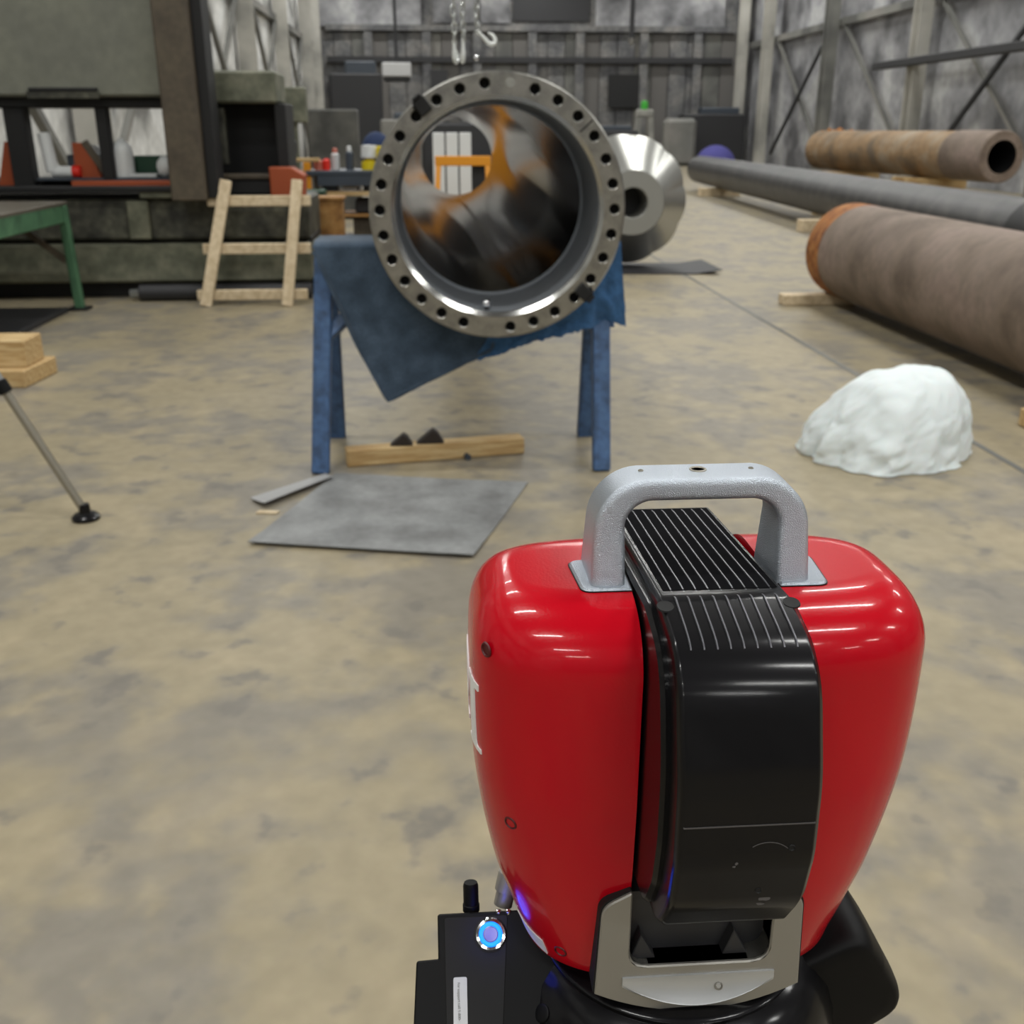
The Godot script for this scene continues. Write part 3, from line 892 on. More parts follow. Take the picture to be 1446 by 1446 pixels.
func tracker_control(put: Callable, t: Node) -> void:
	# a slanting black box: its face looks up and back
	var S := sqrt(0.5)
	var fr := Transform3D(Basis(Vector3(1, 0, 0), Vector3(0, S, -S), Vector3(0, S, S)), Vector3(0, 0.954, -0.5))
	# face coordinates: x to the right, y up the slope, 0 at the top edge, z out of the face
	var body := rounded([Vector2(-0.0095, 0.0), Vector2(-0.0095, -0.025), Vector2(-0.0225, -0.0255), Vector2(-0.0260, -0.085), Vector2(0.06, -0.085), Vector2(0.06, 0.0)], [0.002, 0.0006, 0.002, 0.003, 0.003, 0.003], 4)
	var c: MeshInstance3D = put.call("control_box", G().extrude(body, -0.042, 0.0, fr, 0.0009), M.black_plastic)
	put.call("face_plate", G().extrude(rounded([Vector2(-0.0055, -0.0025), Vector2(-0.0055, -0.08), Vector2(0.026, -0.08), Vector2(0.033, -0.0025)], [0.002], 4), -0.001, 0.0006, fr, 0.0003), M.black_matte, c)
	var cen := fr * Vector3(0.0222, -0.0130, 0.0)
	var turn := Transform3D(Basis(fr.basis.x, fr.basis.z, -fr.basis.y), cen)
	put.call("button_bezel", G().lathe([Vector2(0.0098, 0.0), Vector2(0.0098, 0.0012), Vector2(0.0088, 0.0026), Vector2(0.0072, 0.0029), Vector2(0.0068, 0.0022)], 40, turn), M.chrome, c)
	put.call("light_ring", G().lathe([Vector2(0.0069, 0.0018), Vector2(0.0069, 0.0026), Vector2(0.0062, 0.0031), Vector2(0.0050, 0.0031), Vector2(0.0045, 0.0026), Vector2(0.0045, 0.0016)], 40, turn), M.blue_glow, c)
	put.call("button", G().lathe([Vector2(0.0046, 0.0012), Vector2(0.0046, 0.0027), Vector2(0.004, 0.0031), Vector2(0.0, 0.0026)], 32, turn), M.brass_grey, c)
	var l := OmniLight3D.new()
	l.name = "light_ring_light"
	l.light_color = Color(0.05, 0.2, 1.0)
	l.light_energy = 0.0003
	l.light_size = 0.004
	l.omni_range = 3.0
	l.omni_attenuation = 2.0
	l.shadow_enabled = true
	l.position = turn * Vector3(0, 0.009, 0)
	add_child(l)
	# paper label with small print, running down the box
	put.call("label", G().extrude(rounded([Vector2(-0.0008, -0.0355), Vector2(-0.0018, -0.0840), Vector2(0.0066, -0.0840), Vector2(0.0072, -0.0355)], [0.0012], 3), 0.0002, 0.0011, fr), M.label_paper, c)
	var tm := TextMesh.new()
	var f := SystemFont.new(); f.font_names = PackedStringArray(["Droid Sans"])
	tm.font = f; tm.font_size = 48; tm.text = "For support call 1-800-"; tm.pixel_size = 0.01; tm.depth = 0.1
	var a := tm.get_mesh_arrays()
	var vs: PackedVector3Array = a[Mesh.ARRAY_VERTEX]
	var ix: PackedInt32Array = a[Mesh.ARRAY_INDEX] if a[Mesh.ARRAY_INDEX] != null else PackedInt32Array(range(vs.size()))
	var lo := 1e9
	for p in vs: lo = min(lo, p.x)
	var g := G()
	var q := func(p: Vector3) -> Vector3: return fr * Vector3(0.0022 + p.y * 0.0042, -0.0385 - (p.x - lo) * 0.0042, 0.0012 + p.z * 0.001)
	for k in range(0, ix.size(), 3): g.tri(q.call(vs[ix[k]]), q.call(vs[ix[k + 2]]), q.call(vs[ix[k + 1]]))
	put.call("print", g, M.ink, c, 0.0)
	# stub aerial and plugs on the far edge
	var s0 := Vector3(0.0112, 0.9495, -0.507)
	put.call("aerial", G().lathe([Vector2(0, 0), Vector2(0.0052, 0), Vector2(0.0052, 0.004), Vector2(0.0047, 0.0045), Vector2(0.0047, 0.016), Vector2(0.0040, 0.018), Vector2(0, 0.0185)], 24, Geo.along(s0, s0 + Vector3(0, 1, -0.25))), M.black_plastic, c)
	var s1 := Vector3(0.031, 0.948, -0.512)
	put.call("plug", G().lathe([Vector2(0, 0), Vector2(0.0058, 0), Vector2(0.0058, 0.009), Vector2(0.0072, 0.0095), Vector2(0.0072, 0.021), Vector2(0, 0.0215)], 22, Geo.along(s1, s1 + Vector3(0.25, 1, -0.3))), M.silver_smooth, c)
	for s in [0.0275, 0.0335]:
		var s2 := Vector3(s, 0.951, -0.501)
		put.call("stud", G().lathe([Vector2(0, 0), Vector2(0.0022, 0), Vector2(0.0022, 0.002), Vector2(0.0012, 0.0035), Vector2(0, 0.0038)], 14, Geo.along(s2, s2 + Vector3(0, 1, 0.4))), M.chrome, c)

# ------------------------------------------------------------------ the flanged cylinder
const FX := 0.243
const FY := 1.105
const FZ := -4.15

func cylinder() -> void:
	var t := thing("flanged_cylinder", "large bored steel cylinder with a bolt-hole flange facing the viewer, on the blue stand", "steel cylinder", Vector3(FX, FY, FZ))
	var R := 0.500; var r := 0.416
	var N := 30
	var hr := 0.0225
	var hc := 0.458
	# front face with a ring of holes; the face looks to +z, angles run clockwise from the top
	var pol := func(rad: float, a: float, z := 0.0) -> Vector3: return Vector3(rad * sin(a), rad * cos(a), z)
	var g := G()
	var ro := R - 0.006
	for k in N:
		var am := deg_to_rad(6.0 + 12.0 * k)
		var a0 := am - deg_to_rad(6.0); var a1 := am + deg_to_rad(6.0)
		var holed := k != 15 and k != 0
		var rim := []
		for i in 5: rim.append(pol.call(ro, lerpf(a0, a1, i / 4.0)))
		rim.append(pol.call((ro + r) / 2, a1))
		for i in 5: rim.append(pol.call(r, lerpf(a1, a0, i / 4.0)))
		rim.append(pol.call((ro + r) / 2, a0))
		var c: Vector3 = pol.call(hc, am)
		var n := rim.size()
		for i in n:
			var p: Vector3 = rim[i]; var q: Vector3 = rim[(i + 1) % n]
			if not holed:
				g.tri(c, q, p)
				continue
			# the circle in arcs between the directions of p and q
			var b0 := atan2(p.y - c.y, p.x - c.x); var b1 := atan2(q.y - c.y, q.x - c.x)
			while b1 > b0: b1 -= TAU
			var m := 3
			for s in m:
				var e0: float = lerpf(b0, b1, float(s) / m); var e1: float = lerpf(b0, b1, float(s + 1) / m)
				var h0 := c + Vector3(cos(e0), sin(e0), 0) * hr; var h1 := c + Vector3(cos(e1), sin(e1), 0) * hr
				var o0 := p.lerp(q, float(s) / m); var o1 := p.lerp(q, float(s + 1) / m)
				g.quad(o1, o0, h0, h1)
				var i0 := c + Vector3(cos(e0), sin(e0), 0) * (hr - 0.0025) + Vector3(0, 0, -0.0025); var i1 := c + Vector3(cos(e1), sin(e1), 0) * (hr - 0.0025) + Vector3(0, 0, -0.0025)
				g.quad(h1, h0, i0, i1)
	# rim, back and neck of the flange; lathe axis +y becomes +z
	var ax := Transform3D(Basis(Vector3(1, 0, 0), Vector3(0, 0, 1), Vector3(0, -1, 0)), Vector3.ZERO)
	g.lathe([Vector2(0.42, -0.13), Vector2(R, -0.13), Vector2(R, -0.006), Vector2(ro, 0.0)], 120, ax)
	obj("flange", g, M.flange_steel, t, 30.0)
	var cup := G().lathe([Vector2(hr - 0.0025, -0.0022), Vector2(hr - 0.003, -0.055), Vector2(0, -0.058)], 20, ax).mesh(30)
	for k in N:
		if k == 0 or k == 15: continue
		obj("bolt_hole", cup, M.hole_steel, t).position = pol.call(hc, deg_to_rad(6.0 + 12.0 * k))
	# bright chamfer, a long turned counterbore, then the dark honed bore
	obj("chamfer", G().lathe([Vector2(r, 0.0), Vector2(0.400, -0.016), Vector2(0.400, -0.03)], 120, ax), M.bright_steel, t, 20.0)
	obj("counterbore", G().lathe([Vector2(0.400, -0.03), Vector2(0.400, -0.50), Vector2(0.390, -0.51)], 120, ax), M.turned_steel, t, 20.0)
	obj("bore", G().lathe([Vector2(0.390, -0.51), Vector2(0.390, -7.8)], 120, ax), M.bore_steel, t, 20.0)
	obj("barrel", G().lathe([Vector2(0.390, -7.8), Vector2(0.430, -7.8), Vector2(0.430, -0.2), Vector2(0.455, -0.13), Vector2(0.43, -0.128)], 96, ax), M.flange_steel, t, 30.0)
	var a0_ := deg_to_rad(6.0)
	var pc: Vector3 = pol.call(hc, a0_, 0.0005)
	obj("plug", G().lathe([Vector2(0.0175, 0.0), Vector2(0.016, 0.0015), Vector2(0.0, 0.0012)], 24, ax.translated(pc)), M.stainless_face, t)
	# short radial slot in the face
	var sa := deg_to_rad(48.0)
	obj("slot", G().bar(pol.call(0.425, sa, 0.0), pol.call(0.489, sa, 0.0), 0.006, 0.003), M.machine_black, t)
	# clip-on target seats at two places of the rim
	for e in [["small black magnet nest clipped on the flange rim at upper left", -37.0], ["small black magnet nest on the flange rim at lower right", 133.0]]:
		var sm := thing("target_nest", e[0], "nest", t.position + pol.call(0.470, deg_to_rad(e[1]), 0.0))
		var q := Transform3D(Basis(Vector3(0, 0, 1), -deg_to_rad(e[1])))
		obj("block", G().box(Vector3(0, 0.0, 0.013), Vector3(0.05, 0.062, 0.026), 0.004, q), M.black_matte, sm)
		obj("clip", G().box(Vector3(0, 0.036, 0.0), Vector3(0.036, 0.012, 0.07), 0.003, q), M.black_matte, sm)
		obj("knob", G().tube(q * Vector3(-0.032, 0.014, 0.012), q * Vector3(-0.025, 0.012, 0.012), 0.012, -1, 14), M.black_plastic, sm)
	var b := thing("reflector_ball", "small shiny steel reflector ball low inside the cylinder mouth", "reflector", t.position + Vector3(-0.045, -0.372, -0.07))
	var ball := []
	for i in 17:
		var f := -PI / 2 + PI * i / 16
		ball.append(Vector2(0.0175 * cos(f), 0.0175 * sin(f)))
	obj("ball", G().lathe(ball, 28), M.chrome, b, 60)
	obj("nest", G().tube(Vector3(0, -0.024, 0), Vector3(0, -0.010, 0), 0.012, 0.014), M.machine_black, b)

# ------------------------------------------------------------------ stand, blanket, chains
func stand() -> void:
	var t := thing("pipe_stand", "blue painted steel stand with splayed legs under the flanged cylinder", "stand", Vector3(0.09, 0, -4.5))
	var o := t.position
	var box_leg := func(a: Vector3, b: Vector3) -> Geo: return G().bar(a - o, b - o, 0.075, 0.06, 0.006)
	obj("leg", box_leg.call(Vector3(-0.525, 0.0, -4.285), Vector3(-0.470, 0.93, -4.46)), M.blue_paint, t)
	obj("leg", box_leg.call(Vector3(0.695, 0.0, -4.235), Vector3(0.695, 0.93, -4.45)), M.blue_paint, t)
	obj("leg", box_leg.call(Vector3(-0.50, 0.0, -4.855), Vector3(-0.470, 0.93, -4.57)), M.blue_paint, t)
	obj("leg", box_leg.call(Vector3(0.70, 0.0, -4.79), Vector3(0.695, 0.93, -4.56)), M.blue_paint, t)
	for s in [-1, 1]:
		var x: float = -0.47 if s < 0 else 0.695
		obj("cap_plate", G().box(Vector3(x, 0.94, -4.51) - o, Vector3(0.085, 0.02, 0.17), 0.005), M.blue_paint, t)
		# knee brace
		obj("brace", G().bar(Vector3(x, 0.58, -4.40) - o, Vector3(x - s * 0.22, 0.76, -4.50) - o, 0.05, 0.05, 0.004), M.blue_paint, t)
	# saddle board, cut out round for the barrel
	var sad := PackedVector2Array([Vector2(-0.48, 0.93), Vector2(-0.50, 0.86), Vector2(-0.28, 0.59), Vector2(0.766, 0.59), Vector2(0.73, 0.86), Vector2(0.68, 0.93)])
	for i in 21:
		var f: float = lerpf(-0.42, -PI + 0.42, i / 20.0)
		sad.append(Vector2(0.243 + 0.432 * cos(f), FY + 0.432 * sin(f)))
	obj("saddle_board", G().extrude(sad, -4.60, -4.43, Transform3D(Basis(), -o), 0.004), M.blue_paint, t)
	# blanket hanging on the left, its corner down: over the saddle, then straight down in front
	var nz := noise(61, 1.0, 3)
	var steps := 6
	var top_y := func(x: float) -> float:
		var d := absf(x - FX)
		return 0.962 if d > 0.41 else minf(0.962, FY - sqrt(0.446 * 0.446 - d * d) + 0.0)
	var low := [Vector2(-0.500, 0.93), Vector2(-0.485, 0.90), Vector2(-0.43, 0.76), Vector2(-0.345, 0.545), Vector2(-0.225, 0.300), Vector2(-0.05, 0.385), Vector2(0.13, 0.470), Vector2(0.24, 0.52)]
	var rows := []
	for i in 30:
		var r := []
		for j in 57:
			var x: float = lerpf(-0.500, 0.24, j / 56.0)
			var yb := 0.9
			for k in low.size() - 1:
				if x >= low[k].x and x <= low[k + 1].x:
					yb = lerpf(low[k].y, low[k + 1].y, (x - low[k].x) / (low[k + 1].x - low[k].x))
			var ty: float = top_y.call(x)
			yb = minf(yb, ty - 0.01)
			var p: Vector3
			if i < 5:
				p = Vector3(x, ty, lerpf(-4.62, -4.42, i / 4.0))
			elif i < 9:
				var f := (i - 4) / 5.0 * PI / 2
				p = Vector3(x, ty - 0.03 * (1.0 - cos(f)), -4.42 + 0.075 * sin(f))
			else:
				var v := (i - 9) / 20.0
				p = Vector3(x, lerpf(minf(ty - 0.03, yb + 0.01), yb, v), -4.345 + 0.02 * sin(v * 2.4) * (0.4 + nz.get_noise_2d(x * 5.0, v * 2.0)))
			r.append(p)
		rows.append(r)
	one("moving_blanket", G().sheet(rows, 0.014), M.blanket_blue, "dark blue blanket hanging corner-down over the left of the stand", "blanket", Vector3.ZERO, "", 60)
	# brighter blue blanket over the right of the saddle and the right leg
	rows = []
	var low2 := [Vector2(0.15, 0.475), Vector2(0.26, 0.495), Vector2(0.34, 0.535), Vector2(0.52, 0.575), Vector2(0.66, 0.61), Vector2(0.72, 0.64), Vector2(0.80, 0.605)]
	for i in 30:
		var r := []
		for j in 57:
			var u := j / 56.0
			var x: float = lerpf(0.25, 0.765, u)
			var ty: float = top_y.call(x) + 0.004
			var xb: float = lerpf(0.15, 0.80, u)
			var yb := 0.6
			for k in low2.size() - 1:
				if xb >= low2[k].x - 1e-6 and xb <= low2[k + 1].x + 1e-6:
					yb = lerpf(low2[k].y, low2[k + 1].y, (xb - low2[k].x) / (low2[k + 1].x - low2[k].x))
			yb += 0.012 * nz.get_noise_2d(xb * 30.0, 4.0)
			var p: Vector3
			if i < 5:
				p = Vector3(x, ty, lerpf(-4.62, -4.41, i / 4.0))
			elif i < 9:
				var f := (i - 4) / 5.0 * PI / 2
				p = Vector3(x, ty - 0.03 * (1.0 - cos(f)), -4.41 + 0.07 * sin(f))
			else:
				var v := (i - 9) / 20.0
				p = Vector3(lerpf(x, xb, v), lerpf(maxf(ty - 0.03, yb + 0.01), yb, v), -4.338 + 0.035 * v * nz.get_noise_2d(x * 9.0, v * 1.5))
			r.append(p)
		rows.append(r)
	one("moving_blanket", G().sheet(rows, 0.012), M.blanket_bright, "brighter blue blanket draped over the right leg of the stand", "blanket", Vector3.ZERO, "", 60)
	chains()

func chain_link() -> ArrayMesh:
	var rings := []
	var n := 18
	for i in n:
		var f := TAU * i / n
		# a stadium in the xy plane
		var c := Vector3(0.0105 * cos(f), 0.0135 * sin(f) + 0.0085 * signf(sin(f)) * minf(1.0, absf(sin(f)) * 4), 0)
		var d := Vector3(cos(f), sin(f), 0).normalized()
		var r := []
		for k in 8:
			var a := TAU * k / 8
			r.append(c + d * cos(a) * 0.0042 + Vector3(0, 0, sin(a) * 0.0042))
		rings.append(r)
	rings.append(rings[0])
	return G().loft(rings, false, false).mesh(60)

func chains() -> void:
	var link := chain_link()
	var e := [[0.098, "leftmost steel chain hanging above the flanged cylinder, ending in a long bright hook", -4.85, 1.665], [0.135, "middle steel chain above the flanged cylinder, its bright hook hanging straight", -4.80, 1.665], [0.198, "rightmost steel chain above the flanged cylinder, its hook swung to the side", -4.87, 1.70]]
	for k in 3:
		var x: float = e[k][0]
		var t := thing("hoist_chain", e[k][1], "chain", Vector3(x, e[k][3], e[k][2]), "hoist chains over the cylinder")
		var y := 0.105
		var i := 0
		while e[k][3] + y < 2.55:
			var l := obj("link", link, M.chain_steel, t)
			l.position = Vector3(0.0025 * sin(i * 1.7 + k), y, 0)
			l.rotation.y = (0.35 if i % 2 else 1.75) + k * 0.3
			y += 0.0335
			i += 1
		# hook: shank, bow and tip
		var rings := []
		var pts := []
		for s in 5: pts.append(Vector3(0, 0.095 - 0.012 * s, 0))
		for s in 11:
			var a: float = lerpf(0.15, 1.45, s / 10.0) * PI
			pts.append(Vector3(0.018 - 0.018 * cos(a - 0.15 * PI) , 0.032 - 0.026 * sin(a - 0.15 * PI), 0))
		for s in pts.size():
			var d: Vector3 = (pts[min(s + 1, pts.size() - 1)] - pts[max(s - 1, 0)]).normalized()
			var side := d.cross(Vector3(0, 0, 1)).normalized()
			var rad: float = 0.0095 if s > 3 and s < 12 else 0.0075
			if s > 13: rad = 0.004
			var r := []
			for q in 10:
				var a := TAU * q / 10
				r.append(pts[s] + side * cos(a) * rad - Vector3(0, 0, 1) * sin(a) * rad)
			rings.append(r)
		var h := obj("hook", G().loft(rings), M.hook_steel, t, 60)
		h.rotation.y = 1.2 + k * 0.5
		if k == 2:
			h.rotation = Vector3(0, 0.2, 0.0)
			h.rotation.z = 0.8
			h.position = Vector3(0.066, 0.03, 0)
			obj("latch_ball", G().lathe([Vector2(0, -0.013), Vector2(0.008, -0.0105), Vector2(0.013, 0), Vector2(0.008, 0.0105), Vector2(0, 0.013)], 16), M.chrome, t, 60).position = Vector3(-0.005, -0.012, 0.02)
	var m := thing("hoist_cable", "steel hoist cable and ring high above the cylinder", "cable", Vector3(0.145, 2.55, -4.84))
	obj("ring", G().lathe([Vector2(0.06, -0.03), Vector2(0.12, -0.03), Vector2(0.12, 0.03), Vector2(0.06, 0.03), Vector2(0.06, -0.03)], 24), M.galvanised, m)
	obj("cable", G().tube(Vector3(0, 0.03, 0), Vector3(0, 6.45, 0), 0.014, -1, 8), M.galvanised, m)
	obj("hub", G().box(Vector3(0, 0.0, 0), Vector3(0.13, 0.05, 0.05), 0.005), M.galvanised, m)

# ------------------------------------------------------------------ things on the floor
func floor_things() -> void:
	# grey sheet, two edges lifting a little
	var rows := []
	var A := Vector3(-0.46, 0, -4.26); var B := Vector3(0.36, 0, -4.08); var C := Vector3(0.10, 0, -3.285); var D := Vector3(-0.70, 0, -3.47)
	var nz := noise(71, 1.0, 3)
	for i in 21:
		var r := []
		for j in 21:
			var p := A.lerp(B, j / 20.0).lerp(D.lerp(C, j / 20.0), i / 20.0)
			p.y = 0.004 + 0.006 * maxf(0.0, nz.get_noise_2d(p.x * 3.0, p.z * 3.0)) + (0.01 * pow(i / 20.0, 6.0))
			r.append(p)
		rows.append(r)
	one("floor_sheet", G().sheet(rows, 0.003), M.grey_mat, "thin grey sheet lying on the floor in front of the blue stand", "sheet", Vector3.ZERO, "", 60)
	rows = []
	for i in 5:
		var r := []
		for j in 9:
			var p := Vector3(-0.77, 0, -3.95).lerp(Vector3(-0.50, 0, -4.24), j / 8.0).lerp(Vector3(-0.70, 0, -3.85).lerp(Vector3(-0.46, 0, -4.17), j / 8.0), i / 4.0)
			p.y = 0.012 + 0.012 * pow(i / 4.0, 2.0)
			r.append(p)
		rows.append(r)
	one("card_scrap", G().sheet(rows, 0.003), M.grey_card, "pale grey strip of card beside the left front leg of the stand", "scrap", Vector3.ZERO, "", 60)
	one("wood_chip", G().extrude(PackedVector2Array([Vector2(-0.035, -0.008), Vector2(0.045, -0.02), Vector2(0.055, 0.004), Vector2(-0.025, 0.016)]), 0, 0.008, Transform3D(Basis(Vector3(1, 0, 0), Vector3(0, 0, -1), Vector3(0, 1, 0)), Vector3.ZERO), 0.002), M.pale_pine, "small splinter of pale wood near the grey card strip", "wood chip", Vector3(-0.69, 0, -3.80))
	# timber under the cylinder with two dark wedges on it
	var dir := Vector3(0.806, 0, -0.154).normalized()
	var tim := thing("timber", "long pine beam lying on the floor under the flanged cylinder", "timber", Vector3(-0.025, 0, -4.47))
	obj("beam", G().bar(-dir * 0.405 + Vector3(0, 0.038, 0), dir * 0.405 + Vector3(0, 0.038, 0), 0.076, 0.085, 0.005, Vector3.UP), M.pine, tim)
	obj("bolt", G().tube(Vector3(0.135, 0.012, 0.008), Vector3(0.145, 0.012, 0.045), 0.014, 0.014, 10), M.slate, tim)
	for e in [[-0.155, 0.05, "smaller dark wooden wedge on the pine beam"], [-0.025, 0.062, "larger dark wooden wedge on the pine beam"]]:
		var p: Vector3 = tim.position + dir * e[0] + Vector3(0, 0.076, 0)
		var s: float = e[1]
		one("wedge", G().extrude(PackedVector2Array([Vector2(-s, 0), Vector2(s, 0), Vector2(s * 0.55, s * 0.75), Vector2(s * 0.2, s * 1.0), Vector2(-s * 0.35, s * 0.55)]), -0.03, 0.03, Transform3D(Basis(), Vector3.ZERO), 0.004), M.dark_wood, e[2], "wedge", p)
	# stacked timber ends at the left
	var st := [["lower pine timber of the stack behind the tripod leg", Vector3(-2.98, 0.0, -6.25), 0.10, 0.42, -0.1, 1.25], ["upper pine timber of the stack behind the tripod leg", Vector3(-2.96, 0.10, -6.22), 0.155, 0.26, -0.02, 1.15]]
	for e in st:
		var o := one("timber_block", G().box(Vector3(0, e[2] / 2, 0), Vector3(e[5], e[2], e[3]), 0.006), M.pine, e[0], "timber", e[1])
		o.rotation.y = e[4]
	# tripod with one leg in the picture
	var tp := thing("tripod", "tripod whose slim grey leg with black foot reaches in from the left", "tripod", Vector3(-1.93, 0, -3.80))
	var top := Vector3(0.0, 1.25, 0)
	for k in 3:
		var f: Vector3 = [Vector3(0.567, 0, 0.02), Vector3(-0.45, 0, 0.42), Vector3(-0.4, 0, -0.5)][k]
		var foot: Vector3 = f + Vector3(0, 0.03, 0)
		var up := (top - foot).normalized()
		var lg := obj("leg", G().tube(foot, foot + up * 0.66, 0.0155, 0.0155, 16), M.brass_grey, tp)
		obj("upper_tube", G().tube(foot + up * 0.54, top, 0.021, 0.021, 16), M.galvanised, lg)
		obj("collar", G().tube(foot + up * 0.515, foot + up * 0.565, 0.027, 0.027, 16, 0.004), M.black_plastic, lg)
		obj("foot", G().lathe([Vector2(0, 0), Vector2(0.05, 0), Vector2(0.052, 0.012), Vector2(0.04, 0.024), Vector2(0.022, 0.03), Vector2(0.019, 0.062), Vector2(0, 0.066)], 24, Transform3D(Basis(), f)), M.black_gloss, lg)
	obj("head", G().lathe([Vector2(0, 1.2), Vector2(0.07, 1.2), Vector2(0.08, 1.24), Vector2(0.05, 1.3), Vector2(0, 1.31)], 24), M.black_plastic, tp)
	tarp()

func tarp() -> void:
	# a thing under a white sheet: a lumpy dome with folds running down to a wavy hem
	var nz := noise(81, 1.0, 3)
	var rings := []
	var n := 120
	var m := 36
	for i in m + 1:
		var v := float(i) / m           # 0 hem .. 1 top
		var r := []
		for j in n:
			var a := TAU * j / n
			var d := Vector2(cos(a), sin(a))
			var hem := 1.0 + 0.07 * sin(a * 3.0 + 0.8) + 0.05 * sin(a * 7.0 + 2.0) + 0.035 * sin(a * 13.0)
			var prof := pow(1.0 - pow(v, 2.3), 1.0 / 2.1)    # steep sides, round top
			var flare := 0.08 * pow(1.0 - v, 6.0)
			var rad := (prof * (1.0 + (hem - 1.0) * pow(1.0 - v, 0.8)) + flare)
			var fold := 0.0
			fold += 0.055 * pow(absf(sin(a * 4.5 + 0.6 + v * 0.9)), 0.7) * (1.0 - v) * smoothstep(0.0, 0.25, v)
			fold += 0.10 * nz.get_noise_3d(d.x * 1.9, v * 2.6, d.y * 1.9)
			fold += 0.035 * nz.get_noise_3d(d.x * 5.0 + 3.0, v * 5.5, d.y * 5.0)
			fold += 0.03 * (absf(nz.get_noise_3d(d.x * 3.4 + 9.0, v * 3.0 + 2.0, d.y * 3.4)) * 2.0 - 0.5)
			rad *= 1.0 + fold * (1.0 - v * 0.75)
			var c := Vector2(lerpf(0.0, 0.075, smoothstep(0.0, 1.0, v)), lerpf(0.0, -0.03, v))
			var y := 0.405 * v * (1.0 + 0.10 * nz.get_noise_2d(d.x * 1.3 * prof, d.y * 1.3 * prof + 5.0)) + 0.004
			r.append(Vector3(c.x + d.x * rad * 0.355, y, c.y - d.y * rad * 0.27))
		rings.append(r)
	one("sheeted_bundle", G().loft(rings, false, true), M.white_sheet, "bundle under a crumpled white sheet on the floor before the rusty pipe", "bundle", Vector3(2.02, 0, -4.36), "", 50)

# ------------------------------------------------------------------ pipes
func pipe(called: String, label: String, a: Vector3, b: Vector3, ro: float, ri: float, m: Material, bore: Material, ch := 0.03) -> Node3D:
	var t := thing(called, label, "pipe", a)
	var l := (b - a).length()
	var xf := Geo.along(Vector3.ZERO, b - a)
	obj("wall", G().lathe([Vector2(ri, 0), Vector2(ro - ch, 0), Vector2(ro, ch), Vector2(ro, l - ch), Vector2(ro - ch, l), Vector2(ri, l)], 72, xf), m, t, 25)
	obj("bore", G().lathe([Vector2(ri, l), Vector2(ri, 0)], 48, xf), bore, t, 25)
	return t

